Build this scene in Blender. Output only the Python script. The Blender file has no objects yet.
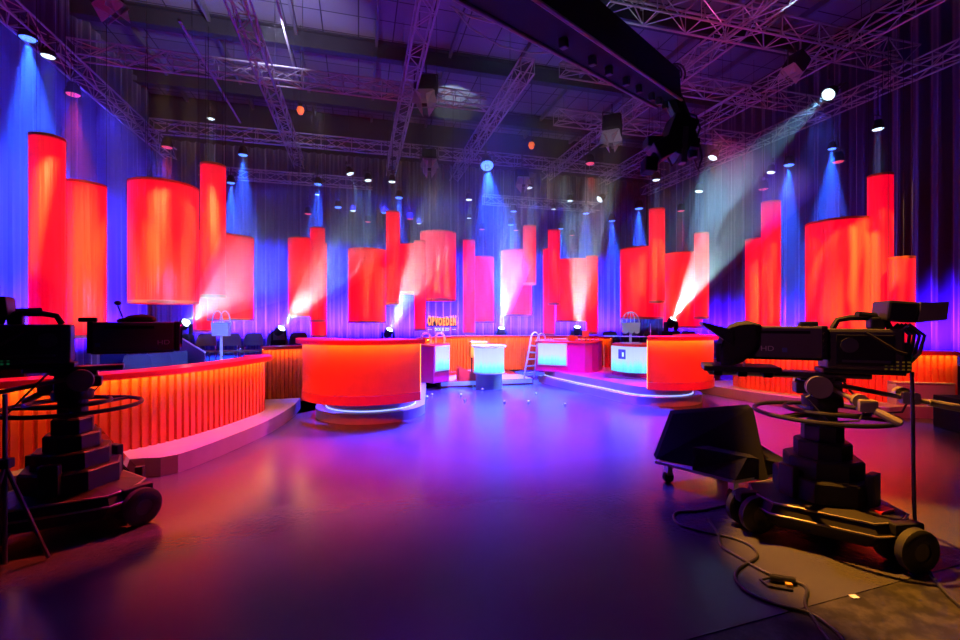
import bpy, bmesh, math, random
from mathutils import Vector, Matrix
R = math.radians
PI = math.pi
random.seed(7)
SC = bpy.context.scene
COL = SC.collection

# ------------------------------------------------------------------ camera frame
# world axes follow the studio hall: x across, y deep, z up. The photographer stands at the
# origin, eye at 1.5 m, turned 15 degrees to the right.
FPX = 960 * 17 / 36
YAW = R(15)
CS, SN = math.cos(YAW), math.sin(YAW)
EYE = 1.5


def cw(X, Y, z=0.0):
    """metres right of / ahead of the photographer -> hall coordinates"""
    return Vector((X * CS + Y * SN, -X * SN + Y * CS, z))


def at(px, py, Y):
    """a point surveyed from the photograph, Y metres ahead"""
    return cw((px - 480) / FPX * Y, Y, EYE - (py - 320) / FPX * Y)


def on(px, py, z=0.0):
    """surveyed point lying at height z"""
    Y = FPX * (EYE - z) / (py - 320)
    return cw((px - 480) / FPX * Y, Y, z)


# ------------------------------------------------------------------ materials
MATS = {}


def nd(nt, typ, **kw):
    n = nt.nodes.new(typ)
    for k, v in kw.items():
        setattr(n, k, v)
    return n


def mat(name, col, rough=0.5, metal=0.0, emit=None, estr=0.0, var=0.12, scale=6.0, bump=0.0, spec=0.5, coat=0.0, sheen=0.0):
    if name in MATS:
        return MATS[name]
    m = bpy.data.materials.new(name)
    m.use_nodes = True
    nt = m.node_tree
    p = nt.nodes['Principled BSDF']
    tc = nd(nt, 'ShaderNodeTexCoord')
    nz = nd(nt, 'ShaderNodeTexNoise')
    nz.inputs['Scale'].default_value = scale
    nz.inputs['Detail'].default_value = 4
    nt.links.new(tc.outputs['Object'], nz.inputs['Vector'])
    mx = nd(nt, 'ShaderNodeMix', data_type='RGBA')
    a = [max(0, c * (1 - var)) for c in col] + [1]
    b = [min(1, c * (1 + var)) for c in col] + [1]
    mx.inputs[6].default_value = a
    mx.inputs[7].default_value = b
    nt.links.new(nz.outputs['Fac'], mx.inputs[0])
    nt.links.new(mx.outputs[2], p.inputs['Base Color'])
    p.inputs['Roughness'].default_value = rough
    p.inputs['Metallic'].default_value = metal
    p.inputs['Specular IOR Level'].default_value = spec
    p.inputs['Coat Weight'].default_value = coat
    p.inputs['Sheen Weight'].default_value = sheen
    if emit:
        p.inputs['Emission Color'].default_value = (*emit, 1)
        p.inputs['Emission Strength'].default_value = estr
    if bump:
        bp = nd(nt, 'ShaderNodeBump')
        bp.inputs['Strength'].default_value = bump
        bp.inputs['Distance'].default_value = 0.02
        nt.links.new(nz.outputs['Fac'], bp.inputs['Height'])
        nt.links.new(bp.outputs['Normal'], p.inputs['Normal'])
    MATS[name] = m
    return m


BLACK = mat('black_plastic', (0.012, 0.012, 0.014), 0.5, spec=0.35)
MATTE = mat('matte_black', (0.010, 0.010, 0.012), 0.8, spec=0.15)
CLOTH = mat('black_cloth', (0.008, 0.008, 0.009), 0.95, bump=0.6, scale=18)
GREYP = mat('grey_paint', (0.06, 0.06, 0.065), 0.4)
CAMBODY = mat('camera_shell', (0.05, 0.046, 0.05), 0.4)
BARM = mat('bar_metal', (0.30, 0.26, 0.20), 0.4, 0.3)
LENSBOX = mat('lens_shell', (0.085, 0.07, 0.085), 0.36)
STEEL = mat('brushed_steel', (0.55, 0.55, 0.58), 0.3, 1.0)
ALU = mat('truss_aluminium', (0.34, 0.34, 0.36), 0.4, 0.6)
DKSTEEL = mat('dark_steel', (0.035, 0.035, 0.04), 0.5, 0.4)
RUBBER = mat('rubber', (0.02, 0.02, 0.02), 0.7)
REDLAQ = mat('red_lacquer', (0.86, 0.13, 0.02), 0.38)
REDFLUTE = mat('red_fluted', (0.86, 0.14, 0.04), 0.45)
REDTOP = mat('red_counter', (0.80, 0.05, 0.03), 0.3)
PURPLE = mat('magenta_panel', (0.62, 0.03, 0.22), 0.4)
PLINTH = mat('plinth_grey', (0.34, 0.33, 0.37), 0.35)
STAGETOP = mat('stage_carpet', (0.45, 0.05, 0.06), 0.6)
WHITE = mat('white_paint', (0.8, 0.8, 0.82), 0.35)
PALEBLUE = mat('pale_blue_metal', (0.55, 0.62, 0.8), 0.35, 0.2)
GOLD = mat('brass_rim', (0.75, 0.42, 0.18), 0.35, 0.4)
CHAIRF = mat('chair_fabric', (0.10, 0.09, 0.13), 0.8, bump=0.3, scale=60)
CHROME = mat('chrome_tube', (0.7, 0.7, 0.75), 0.15, 1.0)
YELLOW = mat('yellow_plastic', (0.85, 0.5, 0.02), 0.4)
AMBER = mat('amber_hoop', (0.9, 0.42, 0.12), 0.35)
ORANGE = mat('orange_slide', (0.85, 0.22, 0.05), 0.4)
CABLE = mat('cable_rubber', (0.03, 0.028, 0.026), 0.45)
RISER = mat('riser_black', (0.05, 0.05, 0.06), 0.6)
GREYBOX = mat('grey_box', (0.42, 0.41, 0.43), 0.6)
BALL = mat('ball_white', (0.85, 0.85, 0.85), 0.3)
DGREEN = mat('key_green', (0.0, 0.15, 0.05), 0.4, emit=(0.05, 0.9, 0.35), estr=0.06)
DAMBER = mat('key_amber', (0.15, 0.08, 0.0), 0.4, emit=(0.9, 0.5, 0.05), estr=0.06)
TALLY = mat('red_marker', (0.8, 0.03, 0.02), 0.4)
LETTER = mat('printed_letter', (0.55, 0.4, 0.5), 0.5)
LETTERD = mat('printed_letter_dim', (0.16, 0.13, 0.2), 0.5)
MLOGO = mat('printed_blue', (0.08, 0.10, 0.35), 0.5)
SCREENG = mat('dark_screen_glass', (0.01, 0.01, 0.012), 0.08)
YLED = mat('warm_led', (0.9, 0.5, 0.1), 0.4, emit=(1.0, 0.56, 0.05), estr=26)
BLED = mat('cool_led', (0.6, 0.7, 0.9), 0.4, emit=(0.26, 0.34, 1.0), estr=2.2)
DRUMLED = mat('drum_led', (0.6, 0.8, 0.9), 0.4, emit=(0.3, 0.75, 1.0), estr=1.3)
SIGNLIT = mat('lit_letter', (0.03, 0.01, 0.005), 0.4, emit=(1.0, 0.22, 0.03), estr=3.2)
SIGNDARK = mat('dark_letter', (0.006, 0.002, 0.006), 0.6)
SIGNWHITE = mat('lit_small_letter', (0.05, 0.05, 0.05), 0.4, emit=(0.6, 0.85, 1.0), estr=1.5)
LENSGLASS = mat('lens_glass', (0.01, 0.01, 0.015), 0.25, spec=0.3)
BARND = mat('barn_door', (0.3, 0.3, 0.3), 0.45)


def lens_mat(name, col, strength, cells=9.0):
    """an LED front: bright dots on a dimmer disc"""
    m = bpy.data.materials.new(name)
    m.use_nodes = True
    nt = m.node_tree
    p = nt.nodes['Principled BSDF']
    p.inputs['Base Color'].default_value = (0.2, 0.2, 0.2, 1)
    tc = nd(nt, 'ShaderNodeTexCoord')
    vo = nd(nt, 'ShaderNodeTexVoronoi')
    vo.inputs['Scale'].default_value = cells
    vo.inputs['Randomness'].default_value = 0.15
    nt.links.new(tc.outputs['Generated'], vo.inputs['Vector'])
    rp = nd(nt, 'ShaderNodeValToRGB')
    rp.color_ramp.elements[0].position = 0.25
    rp.color_ramp.elements[0].color = (1, 1, 1, 1)
    rp.color_ramp.elements[1].position = 0.5
    rp.color_ramp.elements[1].color = (0.28, 0.28, 0.28, 1)
    nt.links.new(vo.outputs['Distance'], rp.inputs['Fac'])
    mu = nd(nt, 'ShaderNodeMath', operation='MULTIPLY')
    mu.inputs[1].default_value = strength
    nt.links.new(rp.outputs['Color'], mu.inputs[0])
    p.inputs['Emission Color'].default_value = (*col, 1)
    nt.links.new(mu.outputs[0], p.inputs['Emission Strength'])
    return m


LENS = {'blue': lens_mat('blue_led_lens', (0.06, 0.20, 1.0), 6.0),
        'white': lens_mat('white_led_lens', (0.7, 0.92, 1.0), 4.0),
        'red': lens_mat('red_led_lens', (1.0, 0.07, 0.03), 1.8)}


def lantern_mat():
    """red stretched cloth, evenly lit by the lamps inside the shade"""
    m = bpy.data.materials.new('red_lantern_cloth')
    m.use_nodes = True
    nt = m.node_tree
    p = nt.nodes['Principled BSDF']
    tc = nd(nt, 'ShaderNodeTexCoord')
    mp = nd(nt, 'ShaderNodeMapping')
    mp.inputs['Scale'].default_value = (9, 9, 0.22)
    nz = nd(nt, 'ShaderNodeTexNoise')
    nz.inputs['Scale'].default_value = 1.0
    nz.inputs['Detail'].default_value = 3
    nt.links.new(tc.outputs['Object'], mp.inputs['Vector'])
    nt.links.new(mp.outputs['Vector'], nz.inputs['Vector'])
    bp = nd(nt, 'ShaderNodeBump')
    bp.inputs['Strength'].default_value = 0.8
    bp.inputs['Distance'].default_value = 0.07
    nt.links.new(nz.outputs['Fac'], bp.inputs['Height'])
    nt.links.new(bp.outputs['Normal'], p.inputs['Normal'])
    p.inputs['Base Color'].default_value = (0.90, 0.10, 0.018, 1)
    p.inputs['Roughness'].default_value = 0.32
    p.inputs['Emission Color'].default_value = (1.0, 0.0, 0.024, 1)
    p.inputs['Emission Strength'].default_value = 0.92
    return m


LANTERN = lantern_mat()


def curtain_mat():
    m = mat('velour_curtain', (0.028, 0.022, 0.10), 0.85, var=0.15, scale=2.0, bump=0.15, sheen=0.4)
    return m


CURTAIN = curtain_mat()


def display_mat():
    """a lit LED screen that shows pale blue water, brighter cyan at its foot"""
    m = bpy.data.materials.new('lit_screen')
    m.use_nodes = True
    nt = m.node_tree
    p = nt.nodes['Principled BSDF']
    p.inputs['Base Color'].default_value = (0.05, 0.05, 0.06, 1)
    tc = nd(nt, 'ShaderNodeTexCoord')
    sp = nd(nt, 'ShaderNodeSeparateXYZ')
    nt.links.new(tc.outputs['Generated'], sp.inputs[0])
    rp = nd(nt, 'ShaderNodeValToRGB')
    e = rp.color_ramp.elements
    e[0].position = 0.0
    e[0].color = (0.10, 0.60, 1.0, 1)
    e[1].position = 1.0
    e[1].color = (0.42, 0.50, 0.95, 1)
    k = rp.color_ramp.elements.new(0.22)
    k.color = (0.16, 0.80, 1.0, 1)
    k = rp.color_ramp.elements.new(0.5)
    k.color = (0.50, 0.62, 1.0, 1)
    mp = nd(nt, 'ShaderNodeMapping')
    mp.inputs['Scale'].default_value = (9, 9, 0.4)
    nz = nd(nt, 'ShaderNodeTexNoise')
    nz.inputs['Scale'].default_value = 1.6
    nt.links.new(tc.outputs['Object'], mp.inputs['Vector'])
    nt.links.new(mp.outputs['Vector'], nz.inputs['Vector'])
    ad = nd(nt, 'ShaderNodeMath', operation='MULTIPLY_ADD')
    ad.inputs[1].default_value = 0.35
    nt.links.new(nz.outputs['Fac'], ad.inputs[0])
    sb = nd(nt, 'ShaderNodeMath', operation='SUBTRACT')
    nt.links.new(sp.outputs['Z'], sb.inputs[0])
    sb.inputs[1].default_value = 0.17
    nt.links.new(sb.outputs[0], ad.inputs[2])
    nt.links.new(ad.outputs[0], rp.inputs['Fac'])
    nt.links.new(rp.outputs['Color'], p.inputs['Emission Color'])
    p.inputs['Emission Strength'].default_value = 1.3
    return m


DISPLAY = display_mat()


def floor_mat():
    m = bpy.data.materials.new('black_studio_vinyl')
    m.use_nodes = True
    nt = m.node_tree
    p = nt.nodes['Principled BSDF']
    tc = nd(nt, 'ShaderNodeTexCoord')
    n1 = nd(nt, 'ShaderNodeTexNoise')
    n1.inputs['Scale'].default_value = 1.3
    n1.inputs['Detail'].default_value = 6
    n2 = nd(nt, 'ShaderNodeTexNoise')
    n2.inputs['Scale'].default_value = 28
    n2.inputs['Detail'].default_value = 5
    nt.links.new(tc.outputs['Object'], n1.inputs['Vector'])
    nt.links.new(tc.outputs['Object'], n2.inputs['Vector'])
    rp = nd(nt, 'ShaderNodeValToRGB')
    rp.color_ramp.elements[0].position = 0.1
    rp.color_ramp.elements[0].color = (0.062, 0.052, 0.058, 1)
    rp.color_ramp.elements[1].position = 0.9
    rp.color_ramp.elements[1].color = (0.082, 0.087, 0.094, 1)
    nt.links.new(n1.outputs['Fac'], rp.inputs['Fac'])
    nt.links.new(rp.outputs['Color'], p.inputs['Base Color'])
    mr = nd(nt, 'ShaderNodeMapRange')
    mr.inputs['To Min'].default_value = 0.23
    mr.inputs['To Max'].default_value = 0.29
    nt.links.new(n1.outputs['Fac'], mr.inputs['Value'])
    nt.links.new(mr.outputs['Result'], p.inputs['Roughness'])
    p.inputs['Specular IOR Level'].default_value = 0.9
    bp = nd(nt, 'ShaderNodeBump')
    bp.inputs['Strength'].default_value = 0.25
    bp.inputs['Distance'].default_value = 0.004
    nt.links.new(n2.outputs['Fac'], bp.inputs['Height'])
    nt.links.new(bp.outputs['Normal'], p.inputs['Normal'])
    return m


def scuffed_mat():
    m = bpy.data.materials.new('scuffed_black_floor')
    m.use_nodes = True
    nt = m.node_tree
    p = nt.nodes['Principled BSDF']
    tc = nd(nt, 'ShaderNodeTexCoord')
    n1 = nd(nt, 'ShaderNodeTexNoise')
    n1.inputs['Scale'].default_value = 9
    n1.inputs['Detail'].default_value = 8
    n1.inputs['Roughness'].default_value = 0.75
    nt.links.new(tc.outputs['Object'], n1.inputs['Vector'])
    rp = nd(nt, 'ShaderNodeValToRGB')
    rp.color_ramp.elements[0].position = 0.45
    rp.color_ramp.elements[0].color = (0.022, 0.021, 0.022, 1)
    rp.color_ramp.elements[1].position = 0.78
    rp.color_ramp.elements[1].color = (0.11, 0.10, 0.10, 1)
    nt.links.new(n1.outputs['Fac'], rp.inputs['Fac'])
    nt.links.new(rp.outputs['Color'], p.inputs['Base Color'])
    p.inputs['Roughness'].default_value = 0.4
    return m


def roof_mat():
    """pale roof sheets with dark joints"""
    m = bpy.data.materials.new('roof_sheet')
    m.use_nodes = True
    nt = m.node_tree
    p = nt.nodes['Principled BSDF']
    tc = nd(nt, 'ShaderNodeTexCoord')
    br = nd(nt, 'ShaderNodeTexBrick')
    br.offset = 0.0
    br.inputs['Scale'].default_value = 1.0
    br.inputs['Brick Width'].default_value = 1.15
    br.inputs['Row Height'].default_value = 1.0
    br.inputs['Mortar Size'].default_value = 0.022
    br.inputs['Color1'].default_value = (0.22, 0.22, 0.24, 1)
    br.inputs['Color2'].default_value = (0.18, 0.18, 0.20, 1)
    br.inputs['Mortar'].default_value = (0.02, 0.02, 0.02, 1)
    nt.links.new(tc.outputs['Object'], br.inputs['Vector'])
    nt.links.new(br.outputs['Color'], p.inputs['Base Color'])
    p.inputs['Roughness'].default_value = 0.6
    return m


# ------------------------------------------------------------------ mesh building
class MB:
    def __init__(self):
        self.v, self.f, self.s = [], [], []

    def add(self, vs, fs, smooth=False):
        b = len(self.v)
        self.v += [tuple(p) for p in vs]
        self.f += [tuple(i + b for i in q) for q in fs]
        self.s += [smooth] * len(fs)

    def box(self, x0, x1, y0, y1, z0, z1, M=None, bev=0.0):
        if bev > 0:
            bm = bmesh.new()
            bmesh.ops.create_cube(bm, size=1)
            for w in bm.verts:
                w.co = Vector(((x0 + x1) / 2 + w.co.x * (x1 - x0), (y0 + y1) / 2 + w.co.y * (y1 - y0), (z0 + z1) / 2 + w.co.z * (z1 - z0)))
            bmesh.ops.bevel(bm, geom=bm.edges[:], offset=bev, segments=2, affect='EDGES', profile=0.6)
            bm.verts.index_update()
            vs = [M @ w.co if M else w.co.copy() for w in bm.verts]
            self.add(vs, [[w.index for w in q.verts] for q in bm.faces])
            bm.free()
            return self
        vs = [Vector((x, y, z)) for x in (x0, x1) for y in (y0, y1) for z in (z0, z1)]
        if M:
            vs = [M @ p for p in vs]
        self.add(vs, [(0, 1, 3, 2), (4, 6, 7, 5), (0, 4, 5, 1), (2, 3, 7, 6), (0, 2, 6, 4), (1, 5, 7, 3)])
        return self

    def hull(self, pts8):
        """six-sided solid from 8 corners: bottom ring of 4, then top ring of 4"""
        self.add(pts8, [(3, 2, 1, 0), (4, 5, 6, 7), (0, 1, 5, 4), (1, 2, 6, 5), (2, 3, 7, 6), (3, 0, 4, 7)])
        return self

    def tube(self, pts, r, n=8, cap=True, closed=False):
        pts = [Vector(p) for p in pts]
        rs = r if isinstance(r, (list, tuple)) else [r] * len(pts)
        m = len(pts)
        rings = []
        up = None
        for i, p in enumerate(pts):
            if closed:
                t = (pts[(i + 1) % m] - pts[i - 1]).normalized()
            else:
                t = (pts[min(i + 1, m - 1)] - pts[max(i - 1, 0)]).normalized()
            if up is None:
                a = Vector((0, 0, 1)) if abs(t.z) < 0.9 else Vector((1, 0, 0))
                up = (a - t * a.dot(t)).normalized()
            else:
                up = (up - t * up.dot(t))
                up = up.normalized() if up.length > 1e-6 else Vector((1, 0, 0))
            w = t.cross(up)
            rings.append([p + (up * math.cos(2 * PI * k / n) + w * math.sin(2 * PI * k / n)) * rs[i] for k in range(n)])
        vs = [q for ring in rings for q in ring]
        fs = []
        for i in range(m if closed else m - 1):
            j = (i + 1) % m
            for k in range(n):
                fs.append((i * n + k, i * n + (k + 1) % n, j * n + (k + 1) % n, j * n + k))
        if cap and not closed:
            fs.append(tuple(reversed(range(n))))
            fs.append(tuple((m - 1) * n + k for k in range(n)))
        self.add(vs, fs, n > 4)
        return self

    def lathe(self, prof, n=32, M=None, a0=0.0, a1=2 * PI, smooth=True):
        full = abs(a1 - a0 - 2 * PI) < 1e-6
        cnt = n if full else n + 1
        vs = []
        for r, z in prof:
            for k in range(cnt):
                a = a0 + (a1 - a0) * k / n
                p = Vector((r * math.cos(a), r * math.sin(a), z))
                vs.append(M @ p if M else p)
        fs = []
        for i in range(len(prof) - 1):
            for k in range(n):
                j = (k + 1) % cnt
                fs.append((i * cnt + k, i * cnt + j, (i + 1) * cnt + j, (i + 1) * cnt + k))
        self.add(vs, fs, smooth)
        return self

    def cyl(self, r, z0, z1, n=24, M=None, r1=None):
        r1 = r if r1 is None else r1
        self.lathe([(0, z0), (r, z0)], n, M, smooth=False)
        self.lathe([(r, z0), (r1, z1)], n, M)
        self.lathe([(r1, z1), (0, z1)], n, M, smooth=False)
        return self

    def prism(self, poly, z0, z1):
        n = len(poly)
        vs = [Vector((p[0], p[1], z0)) for p in poly] + [Vector((p[0], p[1], z1)) for p in poly]
        fs = [tuple(reversed(range(n))), tuple(range(n, 2 * n))]
        for i in range(n):
            j = (i + 1) % n
            fs.append((i, j, n + j, n + i))
        self.add(vs, fs)
        return self

    def sphere(self, c, r, n=12, sc=(1, 1, 1)):
        prof = [(r * math.sin(PI * i / (n // 2 + 2)), -r * math.cos(PI * i / (n // 2 + 2))) for i in range(n // 2 + 3)]
        M = Matrix.Translation(Vector(c)) @ Matrix.Diagonal((*sc, 1))
        self.lathe(prof, n, M)
        return self

    def ribbon(self, path, off0, off1, z0, z1):
        """solid strip along a plan path between two sideways offsets"""
        a, b = offset(path, off0), offset(path, off1)
        n = len(path)
        vs = []
        for p, q in zip(a, b):
            vs += [(p[0], p[1], z0), (p[0], p[1], z1), (q[0], q[1], z1), (q[0], q[1], z0)]
        fs = []
        for i in range(n - 1):
            k = 4 * i
            for s in range(4):
                t = (s + 1) % 4
                fs.append((k + s, k + t, k + 4 + t, k + 4 + s))
        fs += [(0, 3, 2, 1), (4 * n - 4, 4 * n - 3, 4 * n - 2, 4 * n - 1)]
        self.add(vs, fs)
        return self

    def build(self, name, material, parent=None, loc=None, rot=None):
        me = bpy.data.meshes.new(name)
        me.from_pydata(self.v, [], self.f)
        bm = bmesh.new()
        bm.from_mesh(me)
        bmesh.ops.remove_doubles(bm, verts=bm.verts[:], dist=1e-6)
        bmesh.ops.recalc_face_normals(bm, faces=bm.faces[:])
        bm.to_mesh(me)
        bm.free()
        if any(self.s):
            me.polygons.foreach_set('use_smooth', [True] * len(me.polygons))
            try:
                me.set_sharp_from_angle(angle=R(35))
            except Exception:
                pass
        me.materials.append(material)
        o = bpy.data.objects.new(name, me)
        COL.objects.link(o)
        if parent:
            o.parent = parent
        if loc is not None:
            o.location = loc
        if rot is not None:
            o.rotation_euler = rot
        return o


def tangents(path):
    n = len(path)
    out = []
    for i in range(n):
        a, b = path[max(i - 1, 0)], path[min(i + 1, n - 1)]
        t = Vector((b[0] - a[0], b[1] - a[1]))
        out.append(t.normalized())
    return out


def offset(path, d):
    return [(p[0] + t.y * d, p[1] - t.x * d) for p, t in zip(path, tangents(path))]


def smooth_path(pts, step=0.06):
    """Catmull-Rom through plan points, resampled evenly"""
    P = [Vector((p[0], p[1])) for p in pts]
    P = [P[0] * 2 - P[1]] + P + [P[-1] * 2 - P[-2]]
    dense = []
    for i in range(1, len(P) - 2):
        for k in range(24):
            t = k / 24
            a, b, c, d = P[i - 1], P[i], P[i + 1], P[i + 2]
            dense.append(0.5 * ((2 * b) + (c - a) * t + (2 * a - 5 * b + 4 * c - d) * t * t + (3 * b - a - 3 * c + d) * t ** 3))
    dense.append(P[-2])
    L = [0]
    for i in range(1, len(dense)):
        L.append(L[-1] + (dense[i] - dense[i - 1]).length)
    n = max(2, int(round(L[-1] / step)))
    out, j = [], 0
    for k in range(n + 1):
        s = L[-1] * k / n
        while j < len(L) - 2 and L[j + 1] < s:
            j += 1
        u = (s - L[j]) / max(1e-9, L[j + 1] - L[j])
        q = dense[j].lerp(dense[j + 1], min(1, max(0, u)))
        out.append((q.x, q.y))
    return out


def empty(name, loc=(0, 0, 0), rz=0.0):
    o = bpy.data.objects.new(name, None)
    o.empty_display_size = 0.2
    o.location = loc
    o.rotation_euler = (0, 0, rz)
    COL.objects.link(o)
    return o


def tag(o, label, cat, group=None):
    o['label'] = label
    o['category'] = cat
    if group:
        o['group'] = group
    return o


def struct(o):
    o['kind'] = 'structure'
    return o


def copy_tree(o, parent=None):
    c = o.copy()
    COL.objects.link(c)
    if parent:
        c.parent = parent
    for ch in list(o.children):
        if not ch.name.startswith('hanger_pole'):
            copy_tree(ch, c)
    return c


def text_mesh(body, size, depth=0.004, bevel=0.0, offs=0.0):
    cu = bpy.data.curves.new('lettering', 'FONT')
    cu.body = body
    cu.size = size
    cu.align_x = 'CENTER'
    cu.align_y = 'CENTER'
    cu.extrude = depth
    cu.offset = offs
    o = bpy.data.objects.new('lettering', cu)
    COL.objects.link(o)
    dg = bpy.context.evaluated_depsgraph_get()
    me = bpy.data.meshes.new_from_object(o.evaluated_get(dg))
    COL.objects.unlink(o)
    bpy.data.objects.remove(o)
    return me


def text_obj(name, body, size, material, parent, M, depth=0.003, sx=1.0, offs=0.0):
    me = text_mesh(body, size, depth, offs=offs)
    me.materials.clear()
    me.materials.append(material)
    me.transform(M @ Matrix.Diagonal((sx, 1, 1, 1)))
    o = bpy.data.objects.new(name, me)
    COL.objects.link(o)
    o.parent = parent
    return o


def look_rot(d):
    """rotation that turns -Z onto direction d"""
    return Vector(d).to_track_quat('-Z', 'Y').to_euler()


def spot(name, loc, target, power, col, angle, blend=0.4, radius=0.06, parent=None):
    L = bpy.data.lights.new(name, 'SPOT')
    L.energy = power
    L.color = col
    L.spot_size = R(angle)
    L.spot_blend = blend
    L.shadow_soft_size = radius
    o = bpy.data.objects.new(name, L)
    COL.objects.link(o)
    o.location = loc
    o.rotation_euler = look_rot(Vector(target) - Vector(loc))
    return o


def area(name, loc, target, power, col, sx, sy):
    L = bpy.data.lights.new(name, 'AREA')
    L.shape = 'RECTANGLE'
    L.size, L.size_y = sx, sy
    L.spread = R(50)
    L.energy = power
    L.color = col
    o = bpy.data.objects.new(name, L)
    COL.objects.link(o)
    o.location = loc
    o.rotation_euler = look_rot(Vector(target) - Vector(loc))
    return o


AX = 2.83                                  # centre line of the set
# ================================================================== THE HALL
XL, XR, YB, YF, HC = -8.6, 15.6, 22.4, -3.0, 11.2
base_floor = struct(MB().box(XL, XR, YF, YB, -0.2, -0.004).build('floor', scuffed_mat()))
p0, p1 = on(700, 636), on(925, 574)
d = (p1 - p0).normalized()
e0, e1 = p0 - d * 14, p1 + d * 5.0
e1 = Vector((min(e1.x, XR), e1.y, 0))
vin = MB().prism([(e0.x, e0.y), (e1.x, e1.y), (XR, e1.y), (XR, YB), (XL, YB), (XL, max(e0.y, YF))], -0.004, 0.0)
struct(vin.build('floor_sheet', floor_mat()))
struct(MB().box(XL, XR, YF, YB, HC, HC + 0.1).build('ceiling', roof_mat()))
WALLM = mat('wall_black', (0.02, 0.02, 0.024), 0.9)
struct(MB().box(XL - 0.1, XL, YF, YB, 0, HC).build('wall_left', WALLM))
struct(MB().box(XR, XR + 0.1, YF, YB, 0, HC).build('wall_right', WALLM))
struct(MB().box(XL, XR, YB, YB + 0.1, 0, HC).build('wall_back', WALLM))
BEAMM = mat('roof_steel', (0.05, 0.05, 0.06), 0.45, 0.3)
BEAMEDGE = mat('roof_purlin', (0.16, 0.16, 0.18), 0.5, 0.2)
for i, y in enumerate((12.2, 16.2, 20.2)):
    b = MB()
    b.box(XL, XR, y - 0.15, y + 0.15, HC - 0.62, HC - 0.57)
    b.box(XL, XR, y - 0.02, y + 0.02, HC - 0.60, HC - 0.02)
    b.box(XL, XR, y - 0.15, y + 0.15, HC - 0.06, HC - 0.01)
    struct(b.build('trim_%d' % (i + 1), BEAMM))
for i, x in enumerate((-7.2, -4.6, -2.0, 0.6, 3.2, 5.8, 8.4, 11.0, 13.6)):
    struct(MB().box(x - 0.05, x + 0.05, 6, YB, HC - 0.2, HC - 0.01).build('trim_%d' % (i + 5), BEAMEDGE))


def curtain(name, a, b, z0, z1, fold, amp, label):
    """pleated drape from a to b in plan"""
    a, b = Vector(a), Vector(b)
    L = (b - a).length
    t = (b - a) / L
    nrm = Vector((-t.y, t.x))
    n = int(L / 0.045)
    m = MB()
    vs, rows = [], 7
    ph = random.random() * 9
    for r in range(rows):
        k = r / (rows - 1)
        for i in range(n + 1):
            s = L * i / n
            w = math.sin(2 * PI * s / fold + 1.6 * math.sin(s * 1.3 + ph) + 0.25 * math.sin(k * 3 + s))
            w += 0.45 * math.sin(2 * PI * s / (fold * 0.43) + ph + 0.5 * k)
            p = a + t * s + nrm * amp * w * (1.05 - 0.35 * k)
            vs.append((p.x, p.y, z0 + (z1 - z0) * k))
    fs = [(r * (n + 1) + i, r * (n + 1) + i + 1, (r + 1) * (n + 1) + i + 1, (r + 1) * (n + 1) + i) for r in range(rows - 1) for i in range(n)]
    m.add(vs, fs, True)
    o = m.build(name, CURTAIN)
    sm = o.modifiers.new('thick', 'SOLIDIFY')
    sm.thickness = 0.012
    return tag(o, label, 'curtain')


curtain('stage_curtain', (XL + 0.35, 21.6), (XR - 0.35, 21.6), 0.02, 9.0, 0.42, 0.10, 'long blue-lit pleated curtain across the back of the studio, behind the logo sign')
curtain('stage_curtain', (-8.25, 5.0), (-8.25, 21.3), 0.02, 10.85, 0.5, 0.10, 'tall pleated side curtain behind the lanterns at the left wall')
curtain('stage_curtain', (15.2, 4.0), (15.2, 21.3), 0.02, 10.2, 0.55, 0.11, 'dark pleated side curtain behind the widest lantern at the right wall')


# ------------------------------------------------------------------ trusses
def truss(a, b, w=0.36, label='', r=0.026, step=0.55):
    a, b = Vector(a), Vector(b)
    root = empty('hanging_truss', a)
    tag(root, label, 'truss', 'aluminium lighting trusses under the roof')
    t = (b - a).normalized()
    L = (b - a).length
    side = t.cross(Vector((0, 0, 1))).normalized()
    up = Vector((0, 0, 1))
    cor = [side * (w / 2) * sx + up * (w / 2) * sz for sx, sz in ((-1, -1), (1, -1), (1, 1), (-1, 1))]
    for c in cor:
        MB().tube([c, c + t * L], r, 6).build('chord', ALU, root)
    m = MB()
    n = int(L / step)
    for f in range(4):
        c0, c1 = cor[f], cor[(f + 1) % 4]
        for i in range(n):
            s0, s1 = L * i / n, L * (i + 1) / n
            p, q = (c0, c1) if (i + f) % 2 == 0 else (c1, c0)
            m.tube([p + t * s0, q + t * s1], r * 0.55, 4, False)
            if i % 2 == 0:
                m.tube([c0 + t * s0, c1 + t * s0], r * 0.55, 4, False)
    m.build('bracing', ALU, root)
    w_ = MB()
    for s in (0.15, 0.5, 0.85):
        w_.tube([t * L * s + up * w / 2, t * L * s + up * (HC - a.z - 0.02)], 0.008, 4)
    w_.build('hanging_wire', DKSTEEL, root)
    return root


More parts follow.
